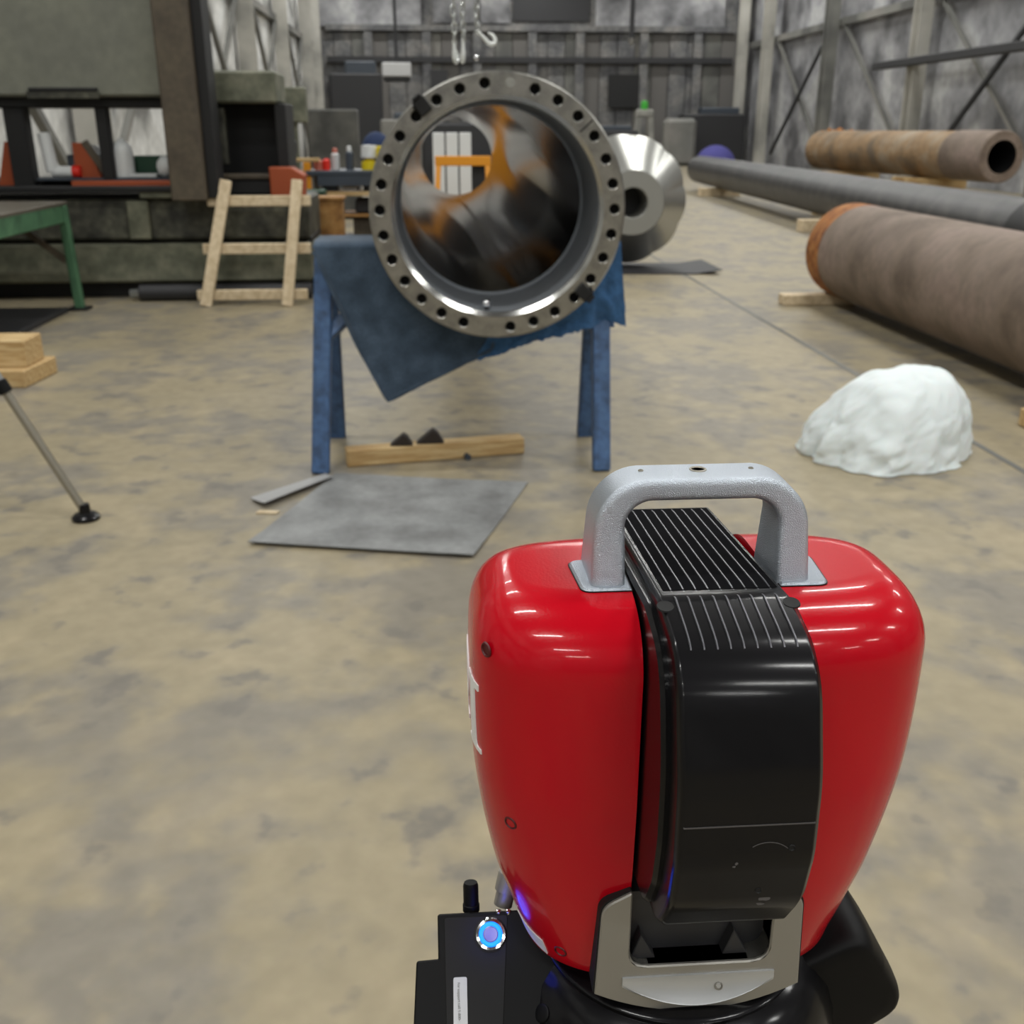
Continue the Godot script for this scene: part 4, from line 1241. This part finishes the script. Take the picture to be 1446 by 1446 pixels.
func pipes() -> void:
	var big := pipe("steel_pipe", "thick rust-brown pipe with an orange end, nearest on the right", Vector3(3.5, 0.435, -8.75), Vector3(3.5, 0.435, -2.4), 0.385, 0.30, M.rust, M.machine_black, 0.05)
	obj("end_ring", G().lathe([Vector2(0.30, -0.004), Vector2(0.338, -0.004), Vector2(0.388, 0.05), Vector2(0.388, 0.30), Vector2(0.385, 0.33)], 72, Geo.along(Vector3.ZERO, Vector3(0, 0, 1))), M.rust_orange, big, 25)
	pipe("steel_pipe", "long dark grey pipe lying behind the rusty pipes along the right wall", Vector3(6.45, 0.48, -26.0), Vector3(5.57, 0.48, -9.3), 0.31, 0.25, M.mill_scale, M.machine_black)
	pipe("steel_pipe", "paler grey pipe in line with the dark one, beyond the black sling", Vector3(5.555, 0.48, -9.0), Vector3(5.30, 0.48, -4.2), 0.31, 0.25, M.pipe_grey, M.machine_black)
	var sl := Geo.along(Vector3(5.58, 0.48, -9.5), Vector3(5.54, 0.48, -8.75))
	one("sling_band", G().lathe([Vector2(0.305, 0), Vector2(0.322, 0), Vector2(0.322, 0.75), Vector2(0.305, 0.75)], 48, sl), M.machine_black, "black sling band round the grey pipes where they meet", "sling")
	var sp := pipe("steel_pipe", "short rust-scaled pipe with its thick open end showing, on timbers by the wall", Vector3(6.90, 1.05, -19.0), Vector3(7.55, 1.05, -13.98), 0.325, 0.215, M.rust_scaled, M.machine_black)
	obj("end_collar", G().lathe([Vector2(0.325, 4.1), Vector2(0.335, 4.11), Vector2(0.335, 5.05), Vector2(0.32, 5.066), Vector2(0.216, 5.066)], 64, Geo.along(Vector3.ZERO, Vector3(0.65, 0, 5.02))), M.rust, sp, 25)
	var rng := RandomNumberGenerator.new(); rng.seed = 9
	for k in 9:
		var s := rng.randf_range(0.04, 0.11)
		var o := obj("rust_flake", G().box(Vector3.ZERO, Vector3(s, s * 0.6, s), 0.01), M.rust_orange, sp)
		var ang := rng.randf_range(0.9, 2.6)
		o.position = Vector3(0.02 * k + cos(ang) * 0.325, sin(ang) * 0.325, 0.05 + 0.11 * k + 0.03)
		o.rotation = Vector3(rng.randf(), rng.randf(), rng.randf())
	# cribbing
	for e in [["pine crib block under the orange end of the nearest rusty pipe", Vector3(3.22, 0, -8.62), Vector3(0.62, 0.09, 0.16)],
			["pine crib block under the near end of the rust-brown pipe", Vector3(3.5, 0, -3.2), Vector3(0.8, 0.055, 0.2)],
			["pale timber block on the floor under the far stretch of the dark pipe", Vector3(5.75, 0, -15.1), Vector3(0.95, 0.17, 0.28)],
			["timber block under the far end of the dark pipe", Vector3(6.3, 0, -23.5), Vector3(0.9, 0.17, 0.25)],
			["timber block under the dark pipe near the sling", Vector3(5.62, 0, -10.3), Vector3(0.8, 0.17, 0.25)],
			["timber block under the pale grey pipe", Vector3(5.4, 0, -6.2), Vector3(0.8, 0.17, 0.25)]]:
		one("crib_block", G().box(Vector3(0, e[2].y / 2, 0), e[2], 0.008), M.pale_pine, e[0], "block", e[1])
	for e in [["tall timber crib under the near end of the short rust-scaled pipe", Vector3(7.35, 0, -15.6)], ["tall timber crib under the far end of the short rust-scaled pipe", Vector3(7.03, 0, -18.0)]]:
		var t := thing("timber_crib", e[0], "crib", e[1])
		for k in 5:
			for s in [-1, 1]:
				var lay := G().box(Vector3(0, 0.072 + k * 0.144, s * 0.22), Vector3(0.9, 0.144, 0.14), 0.006) if k % 2 == 0 else G().box(Vector3(s * 0.34, 0.072 + k * 0.144, 0), Vector3(0.14, 0.144, 0.6), 0.006)
				obj("timber", lay, M.pine, t)
	# short offcuts at the right edge
	one("offcut", G().box(Vector3(0, 0.045, 0), Vector3(0.25, 0.09, 0.14), 0.006), M.pine, "pine offcut on the floor at the right edge, under the rusty pipe", "offcut", Vector3(3.03, 0, -4.75))
	wheel()

func wheel() -> void:
	var t := thing("stainless_hub", "polished stainless conical hub with fluted sides standing behind the flanged cylinder", "steel hub", Vector3(2.02, 0.69, -11.0))
	var rings := []
	var n := 160
	# radius by depth, with ten scallops that deepen outwards
	var prof := [[0.325, 0.16], [0.34, 0.14], [0.42, 0.02], [0.52, -0.13], [0.62, -0.27], [0.665, -0.33], [0.66, -0.36]]
	for p in prof:
		var r := []
		for j in n:
			var a := TAU * j / n
			var s: float = clampf((p[0] - 0.34) / 0.3, 0, 1)
			var f := pow(absf(cos(a * 5.0 + 0.4)), 0.8)
			var rad: float = p[0] * (1.0 - 0.03 * s * (1.0 - f))
			var dz: float = -0.015 * s * (1.0 - f)
			r.append(Vector3(rad * cos(a), rad * sin(a), p[1] + dz))
		rings.push_front(r)
	obj("cone", G().loft(rings, true, false), M.stainless, t, 28)
	var ax := Transform3D(Basis(Vector3(1, 0, 0), Vector3(0, 0, 1), Vector3(0, -1, 0)), Vector3.ZERO)
	obj("face_ring", G().lathe([Vector2(0.325, 0.158), Vector2(0.318, 0.165), Vector2(0.158, 0.165), Vector2(0.15, 0.158), Vector2(0.15, -0.2)], 80, ax), M.stainless_face, t, 25)
	obj("bore_end", G().lathe([Vector2(0.15, -0.2), Vector2(0.0, -0.2)], 40, ax), M.machine_black, t)
	var rows := []
	for i in 5:
		var r := []
		for j in 13:
			r.append(Vector3(1.35 + j * 0.13, 0.008 + (0.02 if j > 10 else 0.0) * (j - 10), -11.55 + i * 0.22 + (0.012 * j)))
		rows.append(r)
	one("floor_mat", G().sheet(rows, 0.01), M.beam_dark, "thin dark sheet under the stainless hub", "mat")

# ------------------------------------------------------------------ the big machine at the left
func machine() -> void:
	var t := thing("planer_mill", "large old grey and brown machine tool with a long dark bed at the left", "machine", Vector3(-3.0, 0, -9.6))
	var o := t.position
	var b := func(called: String, x0: float, x1: float, y0: float, y1: float, z0: float, z1: float, m: Material, bev := 0.01) -> MeshInstance3D:
		return obj(called, G().box(Vector3((x0 + x1) / 2, (y0 + y1) / 2, (z0 + z1) / 2) - o, Vector3(x1 - x0, y1 - y0, absf(z1 - z0)), bev), m, t)
	# upper cover, its right edge by the brown column
	var cv: MeshInstance3D = b.call("cover_panel", -4.9, -2.19, 1.645, 3.0, -9.2, -9.95, M.machine_grey, 0.02)
	b.call("cover_lip", -4.9, -2.17, 1.565, 1.645, -9.32, -9.9, M.machine_black)
	var lp: MeshInstance3D = b.call("cover_handle", -3.24, -2.70, 1.685, 1.712, -9.16, -9.2, M.machine_black, 0.004)
	b.call("handle_plate", -3.26, -2.69, 1.63, 1.685, -9.17, -9.2, M.machine_olive, 0.004)
	# brown column, leaning very slightly nearer the viewer
	b.call("column", -2.155, -1.875, 0.845, 3.0, -8.95, -9.35, M.machine_brown, 0.012)
	b.call("column_edge", -1.875, -1.79, 0.86, 3.0, -9.05, -9.35, M.machine_black, 0.006)
	# posts and the open windows under the cover
	b.call("post", -3.54, -3.37, 0.93, 1.58, -9.35, -9.5, M.machine_black)
	b.call("post", -2.80, -2.70, 1.0, 1.58, -9.35, -9.45, M.machine_black)
	b.call("post", -4.7, -4.5, 0.93, 1.58, -9.35, -9.6, M.machine_black)
	b.call("post", -2.26, -2.12, 0.93, 1.58, -9.5, -9.75, M.machine_black)
	obj("gusset", G().extrude(PackedVector2Array([Vector2(-3.70, 0.94), Vector2(-3.54, 0.94), Vector2(-3.54, 1.30), Vector2(-3.60, 1.30)]), -9.52, -9.44, Transform3D(Basis(), -o), 0.005), M.orange_paint, t)
	obj("gusset", G().extrude(PackedVector2Array([Vector2(-3.06, 0.985), Vector2(-2.84, 0.985), Vector2(-2.95, 1.29), Vector2(-3.06, 1.29)]), -9.56, -9.48, Transform3D(Basis(), -o), 0.005), M.orange_paint, t)
	obj("brace", G().bar(Vector3(-2.96, 1.30, -9.5) - o, Vector3(-2.78, 1.0, -9.5) - o, 0.06, 0.05, 0.004), M.machine_brown, t)
	b.call("front_rail", -3.05, -2.16, 0.945, 0.99, -9.30, -9.52, M.orange_paint, 0.006)
	b.call("table", -4.9, -2.15, 0.90, 0.95, -9.22, -10.3, M.machine_black)
	b.call("work_table", -3.35, -2.2, 0.99, 1.01, -9.36, -10.35, M.slate, 0.004)
	b.call("table_edge", -4.9, -2.16, 0.965, 0.985, -9.5, -10.3, M.beam_dark, 0.004)
	# bed
	b.call("bed", -4.9, -1.10, 0.50, 0.845, -9.35, -10.3, M.machine_olive, 0.02)
	b.call("bed_gap", -4.9, -1.10, 0.455, 0.51, -9.45, -10.3, M.machine_black)
	b.call("bed_base", -4.9, -1.10, 0.14, 0.47, -9.32, -10.3, M.machine_pale, 0.02)
	b.call("plinth", -4.9, -1.05, 0.0, 0.15, -9.48, -10.3, M.machine_black)
	b.call("vertical_way", -2.62, -2.44, 0.51, 0.83, -9.29, -9.36, M.machine_pale)
	b.call("cable_box", -2.49, -2.20, 0.85, 0.92, -9.25, -9.5, M.machine_pale)
	# rear unit, right of the column
	b.call("head_unit", -1.99, -1.36, 1.61, 1.875, -9.8, -10.4, M.machine_pale, 0.02)
	b.call("head_back", -2.02, -1.36, 0.86, 1.61, -10.2, -10.4, M.machine_black)
	b.call("slide_post", -1.95, -1.84, 1.1, 1.575, -9.85, -9.95, M.machine_olive)
	b.call("cavity_side", -1.40, -1.30, 0.86, 1.61, -9.85, -10.4, M.machine_black)
	b.call("arm_rail", -2.0, -1.36, 0.985, 1.03, -9.6, -9.75, M.machine_brown)
	b.call("arm_block", -2.0, -1.38, 0.86, 0.975, -9.62, -10.2, M.machine_black)
	obj("bracket", G().extrude(PackedVector2Array([Vector2(-1.44, 0.78), Vector2(-1.16, 0.78), Vector2(-1.14, 1.02), Vector2(-1.25, 1.085), Vector2(-1.44, 1.085)]), -9.8, -9.55, Transform3D(Basis(), -o), 0.01), M.orange_paint, t)
	for k in 3:
		obj("knob", G().tube(Vector3(-1.99 + 0.0 * k, 1.20 - k * 0.09, -9.45) - o, Vector3(-1.99, 1.20 - k * 0.09, -9.40) - o, 0.03, 0.03, 14, 0.006), M.galvanised, t)
		obj("knob_stem", G().tube(Vector3(-1.99, 1.20 - k * 0.09, -9.8) - o, Vector3(-1.99, 1.20 - k * 0.09, -9.45) - o, 0.012, 0.012, 8), M.galvanised, t)
	b.call("knob_panel", -2.05, -1.93, 0.85, 1.3, -9.72, -9.85, M.machine_black)
	# things on the machine's table
	var el := thing("pipe_elbow", "white plastic pipe elbow with a red end on the machine table", "pipe", Vector3(-3.24, 1.011, -9.46))
	obj("body", G().tube(Vector3(-0.03, 0.36, 0), Vector3(0.0, 0.045, 0), 0.052, 0.052, 18, 0.006).tube(Vector3(-0.005, 0.048, 0), Vector3(0.19, 0.048, 0), 0.045, 0.045, 18, 0.005), M.white_plastic, el)
	obj("cap", G().tube(Vector3(0.165, 0.048, 0), Vector3(0.235, 0.048, 0), 0.050, 0.050, 18, 0.006), M.red_plastic, el)
	one("tool_box", G().box(Vector3(0, 0.09, 0), Vector3(0.30, 0.18, 0.25), 0.012), M.slate, "slate blue box behind the white elbow on the machine table", "box", Vector3(-3.02, 1.011, -9.76))
	for e in [["larger white jug on the machine table", Vector3(-2.655, 1.011, -9.50), 1.0], ["smaller white jug half hidden behind the larger one", Vector3(-2.80, 1.011, -9.72), 0.92]]:
		var j := thing("jug", e[0], "jug", e[1])
		var s: float = e[2]
		obj("body", G().lathe([Vector2(0, 0), Vector2(0.082, 0), Vector2(0.088, 0.01), Vector2(0.088, 0.19), Vector2(0.078, 0.25), Vector2(0.045, 0.285), Vector2(0.03, 0.292), Vector2(0, 0.292)], 24, Transform3D(Basis().scaled(Vector3(s, s, s)), Vector3.ZERO)), M.white_plastic, j, 50)
		obj("cap", G().tube(Vector3(0, 0.288 * s, 0), Vector3(0, 0.315 * s, 0), 0.028 * s, -1, 14), M.white_plastic, j)
	one("green_crate", G().box(Vector3(0, 0.085, 0), Vector3(0.34, 0.17, 0.24), 0.01), M.green_dark, "dark green box beside the white jugs on the machine table", "box", Vector3(-2.46, 1.011, -9.72))
	var rag := []
	for i in 9:
		var f := -PI / 2 + PI * i / 8
		rag.append(Vector2(0.065 * cos(f), 0.085 + 0.085 * sin(f)))
	one("rag_ball", G().lathe(rag, 18), M.white_plastic, "white rounded container against the brown column", "container", Vector3(-2.31, 1.011, -9.48), "", 60)
	one("white_tray", G().box(Vector3(0, 0.015, 0), Vector3(0.22, 0.03, 0.14), 0.006), M.white_plastic, "low white tray in front of the green box", "tray", Vector3(-2.48, 1.011, -9.48))
	one("small_bottle", G().lathe([Vector2(0, 0), Vector2(0.04, 0), Vector2(0.045, 0.05), Vector2(0.03, 0.075), Vector2(0, 0.08)], 16), M.white_plastic, "small white bottle top on the slate box", "bottle", Vector3(-2.96, 1.191, -9.76))

func left_side() -> void:
	# green welded table, one leg in the picture
	var t := thing("work_table", "green steel table with a worn grey top at the left edge", "table", Vector3(-3.66, 0, -7.85))
	var o := t.position
	obj("table_top", G().box(Vector3(0, 0.845, 0), Vector3(1.44, 0.03, 1.9), 0.006), M.table_steel, t)
	for s in [-1, 1]:
		obj("apron", G().box(Vector3(0, 0.765, s * 0.9), Vector3(1.4, 0.13, 0.05), 0.006), M.green_paint, t)
		obj("apron", G().box(Vector3(s * 0.69, 0.765, 0), Vector3(0.05, 0.13, 1.85), 0.006), M.green_paint, t)
		for r in [-1, 1]:
			var lg := obj("leg", G().bar(Vector3(s * 0.71, 0, r * 0.93), Vector3(s * 0.69, 0.83, r * 0.9), 0.07, 0.07, 0.008), M.green_paint, t)
			obj("foot", G().box(Vector3(s * 0.71, 0.01, r * 0.93), Vector3(0.16, 0.02, 0.16), 0.003), M.machine_black, lg)
	obj("brace", G().bar(Vector3(0.30, 0.70, -0.9), Vector3(0.66, 0.40, -0.9), 0.05, 0.03), M.machine_brown, t)
	# dark plates under the table
	one("floor_plate", G().box(Vector3(0, 0.02, 0), Vector3(1.3, 0.04, 1.3), 0.006), M.table_dark if M.has("table_dark") else M.beam_dark, "dark flat plate on the floor under the green table", "plate", Vector3(-3.65, 0, -8.0))
	# round bar by the plinth
	var bar := thing("round_bar", "dark round bar lying on the floor before the machine bed", "bar", Vector3(-1.95, 0.07, -9.2))
	obj("shaft", G().tube(Vector3(-0.62, 0, 0), Vector3(0.85, 0, -0.04), 0.07, 0.07, 24, 0.008), M.slate_dark if M.has("slate_dark") else M.beam_dark, bar)
	obj("end_nut", G().tube(Vector3(-0.70, -0.01, 0), Vector3(-0.62, -0.005, 0), 0.04, 0.04, 6), M.galvanised, bar)
	# pale wooden frame leaning on the bed
	var f := thing("wooden_frame", "ladder-like frame of pale new timber leaning against the machine bed", "frame", Vector3(-1.55, 0, -8.95))
	var fo := f.position
	obj("rail", G().bar(Vector3(-1.945, 0.0, -8.85) - fo, Vector3(-1.73, 1.0, -9.10) - fo, 0.095, 0.045, 0.006), M.pale_pine, f)
	obj("rail", G().bar(Vector3(-1.265, 0.0, -8.82) - fo, Vector3(-1.145, 1.0, -9.10) - fo, 0.09, 0.045, 0.006), M.pale_pine, f)
	for e in [[-1.90, -1.045, 0.835, -9.11], [-1.955, -1.06, 0.455, -9.015], [-2.02, -1.10, 0.085, -8.925]]:
		obj("rung", G().box(Vector3((e[0] + e[1]) / 2, e[2], e[3]) - fo, Vector3(e[1] - e[0], 0.085, 0.045), 0.006), M.pale_pine, f)
	# plywood cabinet
	var c := thing("plywood_cabinet", "tall orange-brown plywood box standing behind the blue stand", "cabinet", Vector3(-1.06, 0, -10.65))
	obj("box", G().box(Vector3(0, 0.375, 0), Vector3(0.30, 0.75, 0.3), 0.004), M.plywood, c)
	obj("top_board", G().box(Vector3(0, 0.765, 0), Vector3(0.34, 0.03, 0.34), 0.004), M.plywood, c)
	obj("knob", G().tube(Vector3(-0.10, 0.62, 0.15), Vector3(-0.10, 0.62, 0.165), 0.014, 0.014, 10), M.dark_wood, c)

func spray_can(label: String, at: Vector3, r: float, h: float, body: Material, cap: Material, group := "") -> void:
	var t := thing("bottle", label, "bottle", at, group)
	obj("body", G().lathe([Vector2(0, 0), Vector2(r, 0), Vector2(r, h * 0.7), Vector2(r * 0.55, h * 0.78), Vector2(0, h * 0.78)], 16), body, t)
	obj("cap", G().lathe([Vector2(0, h * 0.78), Vector2(r * 0.6, h * 0.78), Vector2(r * 0.6, h * 0.97), Vector2(0, h)], 14), cap, t)

func bench() -> void:
	var t := thing("workbench", "cluttered workbench with a yellow-edged shelf behind the wooden frame", "workbench", Vector3(-0.85, 0, -12.2))
	obj("bench_top", G().box(Vector3(0, 0.95, 0), Vector3(1.1, 0.05, 0.7), 0.006), M.slate, t)
	obj("front_board", G().box(Vector3(0.05, 0.87, 0.33), Vector3(0.95, 0.11, 0.03), 0.004), M.slate, t)
	obj("shelf", G().box(Vector3(0.05, 0.73, 0), Vector3(1.0, 0.03, 0.66), 0.004), M.plywood, t)
	obj("shelf_edge", G().box(Vector3(0.05, 0.735, 0.34), Vector3(1.0, 0.045, 0.02), 0.003), M.yellow_dull if M.has("yellow_dull") else M.pine, t)
	obj("lower_shelf", G().box(Vector3(0.05, 0.50, 0), Vector3(1.0, 0.03, 0.62), 0.004), M.plywood, t)
	obj("lower_shelf", G().box(Vector3(0.05, 0.25, 0), Vector3(1.0, 0.03, 0.62), 0.004), M.housing_dark if M.has("housing_dark") else M.beam_paint, t)
	for s in [-1, 1]:
		for r in [-1, 1]:
			obj("leg", G().box(Vector3(s * 0.5, 0.465, r * 0.3), Vector3(0.05, 0.93, 0.05), 0.004), M.beam_paint, t)
	var p := t.position
	spray_can("white bottle with a grey foot, tallest on the workbench", p + Vector3(-0.085, 0.975, 0.1), 0.042, 0.25, M.slate, M.white_plastic)
	spray_can("pink-capped grey bottle left of the tall white one on the workbench", p + Vector3(-0.24, 0.975, 0.1), 0.045, 0.23, M.housing, M.pink_plastic)
	spray_can("white tub with a yellow band on the workbench", p + Vector3(0.135, 0.975, 0.1), 0.09, 0.125, M.yellow_plastic, M.yellow_plastic)
	one("tub_lid", G().lathe([Vector2(0, 0), Vector2(0.088, 0), Vector2(0.092, 0.02), Vector2(0.085, 0.13), Vector2(0, 0.135)], 20), M.white_plastic, "white upper tub stacked on the yellow tub", "tub", p + Vector3(0.135, 1.10, 0.1))
	spray_can("small pale bottle right of the yellow tub", p + Vector3(0.27, 0.975, 0.12), 0.04, 0.14, M.white_plastic, M.white_plastic)
	one("jar", G().lathe([Vector2(0, 0), Vector2(0.05, 0), Vector2(0.05, 0.09), Vector2(0.03, 0.11), Vector2(0, 0.11)], 16), M.pink_plastic, "small pink jar at the left of the workbench", "jar", p + Vector3(-0.42, 0.975, 0.2))
	one("jar", G().lathe([Vector2(0, 0), Vector2(0.04, 0), Vector2(0.04, 0.10), Vector2(0.02, 0.12), Vector2(0, 0.12)], 16), M.red_plastic, "small red jar on the workbench beside the pink one", "jar", p + Vector3(-0.33, 0.975, 0.2))
	var bag := []
	for i in 9:
		var f := -PI / 2 + PI * i / 8
		bag.append(Vector2(0.17 * cos(f), 0.2 + 0.2 * sin(f)))
	one("blue_bag", G().lathe(bag, 20), M.blue_cloth, "dark blue bag heaped at the back of the workbench", "bag", p + Vector3(0.20, 0.975, -0.22), "", 60)
	one("spray_gun", G().box(Vector3(0, 0.10, 0), Vector3(0.05, 0.2, 0.05), 0.01).box(Vector3(0.06, 0.2, 0), Vector3(0.16, 0.05, 0.05), 0.01), M.yellow_plastic, "small yellow spray gun before the blue bag", "spray gun", p + Vector3(0.24, 1.0, 0.18))
	for k in 3:
		one("shelf_bin", G().box(Vector3(0, 0.07, 0), Vector3(0.16, 0.14, 0.3), 0.01), [M.slate, M.housing, M.beam_dark][k], ["slate bin on the workbench shelf", "pale bin in the middle of the workbench shelf", "black bin on the right of the workbench shelf"][k], "bin", p + Vector3(-0.3 + k * 0.22, 0.745, 0.12))
	one("dark_case", G().box(Vector3(0, 0.08, 0), Vector3(0.4, 0.16, 0.3), 0.02), M.beam_dark, "black case on the middle shelf of the workbench", "case", p + Vector3(0.16, 0.515, 0.05))
	one("cardboard_box", G().box(Vector3(0, 0.1, 0), Vector3(0.42, 0.2, 0.34), 0.006), M.machine_brown, "brown box on the lowest shelf of the workbench", "box", p + Vector3(0.14, 0.265, 0.05))
	# yellow rail post and green bin left of the bench
	var y := thing("yellow_stand", "yellow post with a crossbar beside the workbench", "post", Vector3(-1.38, 0, -11.9))
	obj("post", G().box(Vector3(0.0, 0.53, 0), Vector3(0.08, 1.06, 0.06), 0.006), M.yellow_paint, y)
	obj("crossbar", G().box(Vector3(-0.06, 1.085, 0), Vector3(0.40, 0.04, 0.05), 0.006), M.pine, y)
	obj("foot", G().box(Vector3(0, 0.02, 0), Vector3(0.3, 0.04, 0.3), 0.006), M.yellow_paint, y)
	one("green_bin", G().box(Vector3(0, 0.4, 0), Vector3(0.36, 0.80, 0.34), 0.01), M.green_dark, "dark green bin in front of the yellow post", "bin", Vector3(-1.33, 0, -11.4))
	one("red_box", G().box(Vector3(0, 0.15, 0), Vector3(0.22, 0.3, 0.25), 0.01), M.red_plastic_dark if M.has("red_plastic_dark") else M.machine_brown, "small brown box on the floor behind the wooden frame", "box", Vector3(-1.20, 0, -11.05))

func background() -> void:
	# yellow trestle and white rack seen through the cylinder
	var t := thing("yellow_trestle", "yellow trestle seen through the bore of the cylinder", "trestle", Vector3(0.40, 0, -15.2))
	obj("top_rail", G().box(Vector3(0.0, 0.98, 0), Vector3(0.78, 0.13, 0.10), 0.01), M.yellow_paint, t)
	for s in [-1, 1]:
		for r in [-1, 1]:
			obj("leg", G().bar(Vector3(s * 0.40, 0, r * 0.3), Vector3(s * 0.34, 0.95, 0), 0.07, 0.07, 0.006), M.yellow_paint, t)
	var wpn := thing("white_rack", "white panelled rack behind the yellow trestle", "rack", Vector3(0.27, 0, -16.4))
	for k in 3:
		obj("panel", G().box(Vector3(-0.2 + k * 0.2, 0.70, 0), Vector3(0.175, 1.3, 0.1), 0.01), M.white_plastic, wpn)
	obj("rail", G().box(Vector3(0, 0.4, 0.06), Vector3(0.6, 0.05, 0.04), 0.004), M.beam_paint, wpn)
	var pm := thing("shop_press", "dark wide press behind the yellow trestle, seen through the cylinder", "machine", Vector3(1.2, 0, -18.6))
	obj("body", G().box(Vector3(0, 0.75, 0), Vector3(2.8, 1.5, 1.0), 0.05), M.beam_dark, pm)
	obj("head", G().box(Vector3(0.1, 1.82, 0), Vector3(1.3, 0.66, 0.9), 0.05), M.machine_black, pm)
	obj("table", G().box(Vector3(-0.1, 0.9, 0.6), Vector3(2.2, 0.12, 0.3), 0.02), M.slate, pm)
	# grey fixtures far behind
	var m := thing("fixture_frame", "grey two-legged fixture with a green light, far behind the stainless hub", "fixture", Vector3(8.6, 0, -44.5))
	obj("frame", G().bar(Vector3(-0.35, 0, 0), Vector3(-0.2, 2.0, 0), 0.22, 0.2, 0.02).bar(Vector3(0.4, 0, 0), Vector3(0.25, 2.0, 0), 0.22, 0.2, 0.02).box(Vector3(0.02, 2.0, 0), Vector3(0.7, 0.3, 0.3), 0.05), M.beam_pale, m)
	obj("lamp", G().lathe([Vector2(0, 2.15), Vector2(0.14, 2.15), Vector2(0.14, 2.4), Vector2(0.08, 2.48), Vector2(0, 2.48)], 16), M.green_lamp, m)
	one("grey_cabinet", G().box(Vector3(0, 0.9, 0), Vector3(1.3, 1.8, 0.7), 0.15), M.beam_paint, "pale rounded cabinet right of the green light", "cabinet", Vector3(9.8, 0, -43.2))
	var pb := []
	for i in 9:
		var f := PI / 2 * i / 8
		pb.append(Vector2(0.8 * cos(f), 0.02 + 0.8 * sin(f)))
	one("purple_tarp", G().lathe(pb, 24), M.purple_cloth, "heap under a violet cover against the end wall", "heap", Vector3(10.9, 0, -41.5), "", 60)
	for e in [["dark bench machine left of the green light", Vector3(6.9, 0, -43.5), Vector3(2.4, 1.5, 1.2)], ["black low machine before the end wall, right side", Vector3(11.5, 0, -44.8), Vector3(2.6, 2.2, 1.0)], ["grey machine block before the end wall, left side", Vector3(-1.0, 0, -38.0), Vector3(1.6, 1.9, 1.0)], ["tall dark locker before the end wall", Vector3(-2.7, 0, -40.0), Vector3(1.8, 3.6, 1.0)], ["broad dark cabinet right of the cylinder top", Vector3(4.2, 0, -44.0), Vector3(2.6, 1.4, 1.0)]]:
		var k := thing("shop_machine", e[0], "machine", e[1])
		var s: Vector3 = e[2]
		obj("body", G().box(Vector3(0, s.y * 0.45, 0), Vector3(s.x, s.y * 0.9, s.z), 0.06), M.beam_dark if s.x > 1.7 else M.beam_paint, k)
		obj("top_unit", G().box(Vector3(s.x * 0.1, s.y * 0.95, 0), Vector3(s.x * 0.6, s.y * 0.12, s.z * 0.8), 0.04), M.slate, k)
	# unit heater hanging before the end wall, and rods
	var hgt := thing("unit_heater", "pale box heater hung on a rod before the end wall", "heater", Vector3(-1.35, 3.3, -43.0))
	obj("case", G().box(Vector3(0, 0.22, 0), Vector3(1.1, 0.5, 0.6), 0.04), M.housing, hgt)
	obj("grille", G().box(Vector3(0, -0.1, 0), Vector3(1.0, 0.2, 0.5), 0.03), M.machine_black, hgt)
	obj("rod", G().tube(Vector3(0, 0.45, 0), Vector3(0, 5.68, 0), 0.06, 0.06, 8), M.beam_dark, hgt)
	var rod := thing("hanging_rod", "dark rod with a hook hanging from the roof before the end wall", "rod", Vector3(7.7, 4.4, -43.0))
	obj("shaft", G().tube(Vector3(0, 0.2, 0), Vector3(0, 4.6, 0), 0.1, 0.1, 8), M.beam_dark, rod)
	obj("tip", G().lathe([Vector2(0, 0), Vector2(0.1, 0.08), Vector2(0.14, 0.25), Vector2(0, 0.3)], 12), M.beam_paint, rod)
	one("small_cabinet", G().box(Vector3(0, 0.85, 0), Vector3(0.8, 1.7, 0.5), 0.03), M.cabinet_grey, "grey upright cabinet behind the workbench, far back", "cabinet", Vector3(-1.62, 0, -18.0))
	one("wall_box", G().box(Vector3(0, 0.28, 0), Vector3(0.34, 0.42, 0.24), 0.02).box(Vector3(0, -0.6, 0), Vector3(0.08, 1.6, 0.08), 0.0), M.machine_pale, "small grey box on a post left of the end wall", "box", Vector3(-1.75, 1.4, -14.0))
	var dx := thing("duct_stack", "black stack of a machine beside the white column", "stack", Vector3(-1.78, 0, -12.4))
	obj("body", G().box(Vector3(0, 0.55, 0), Vector3(0.40, 1.10, 0.4), 0.02), M.beam_dark, dx)
	obj("cap", G().box(Vector3(0.02, 1.20, 0), Vector3(0.42, 0.18, 0.4), 0.03), M.machine_black, dx)
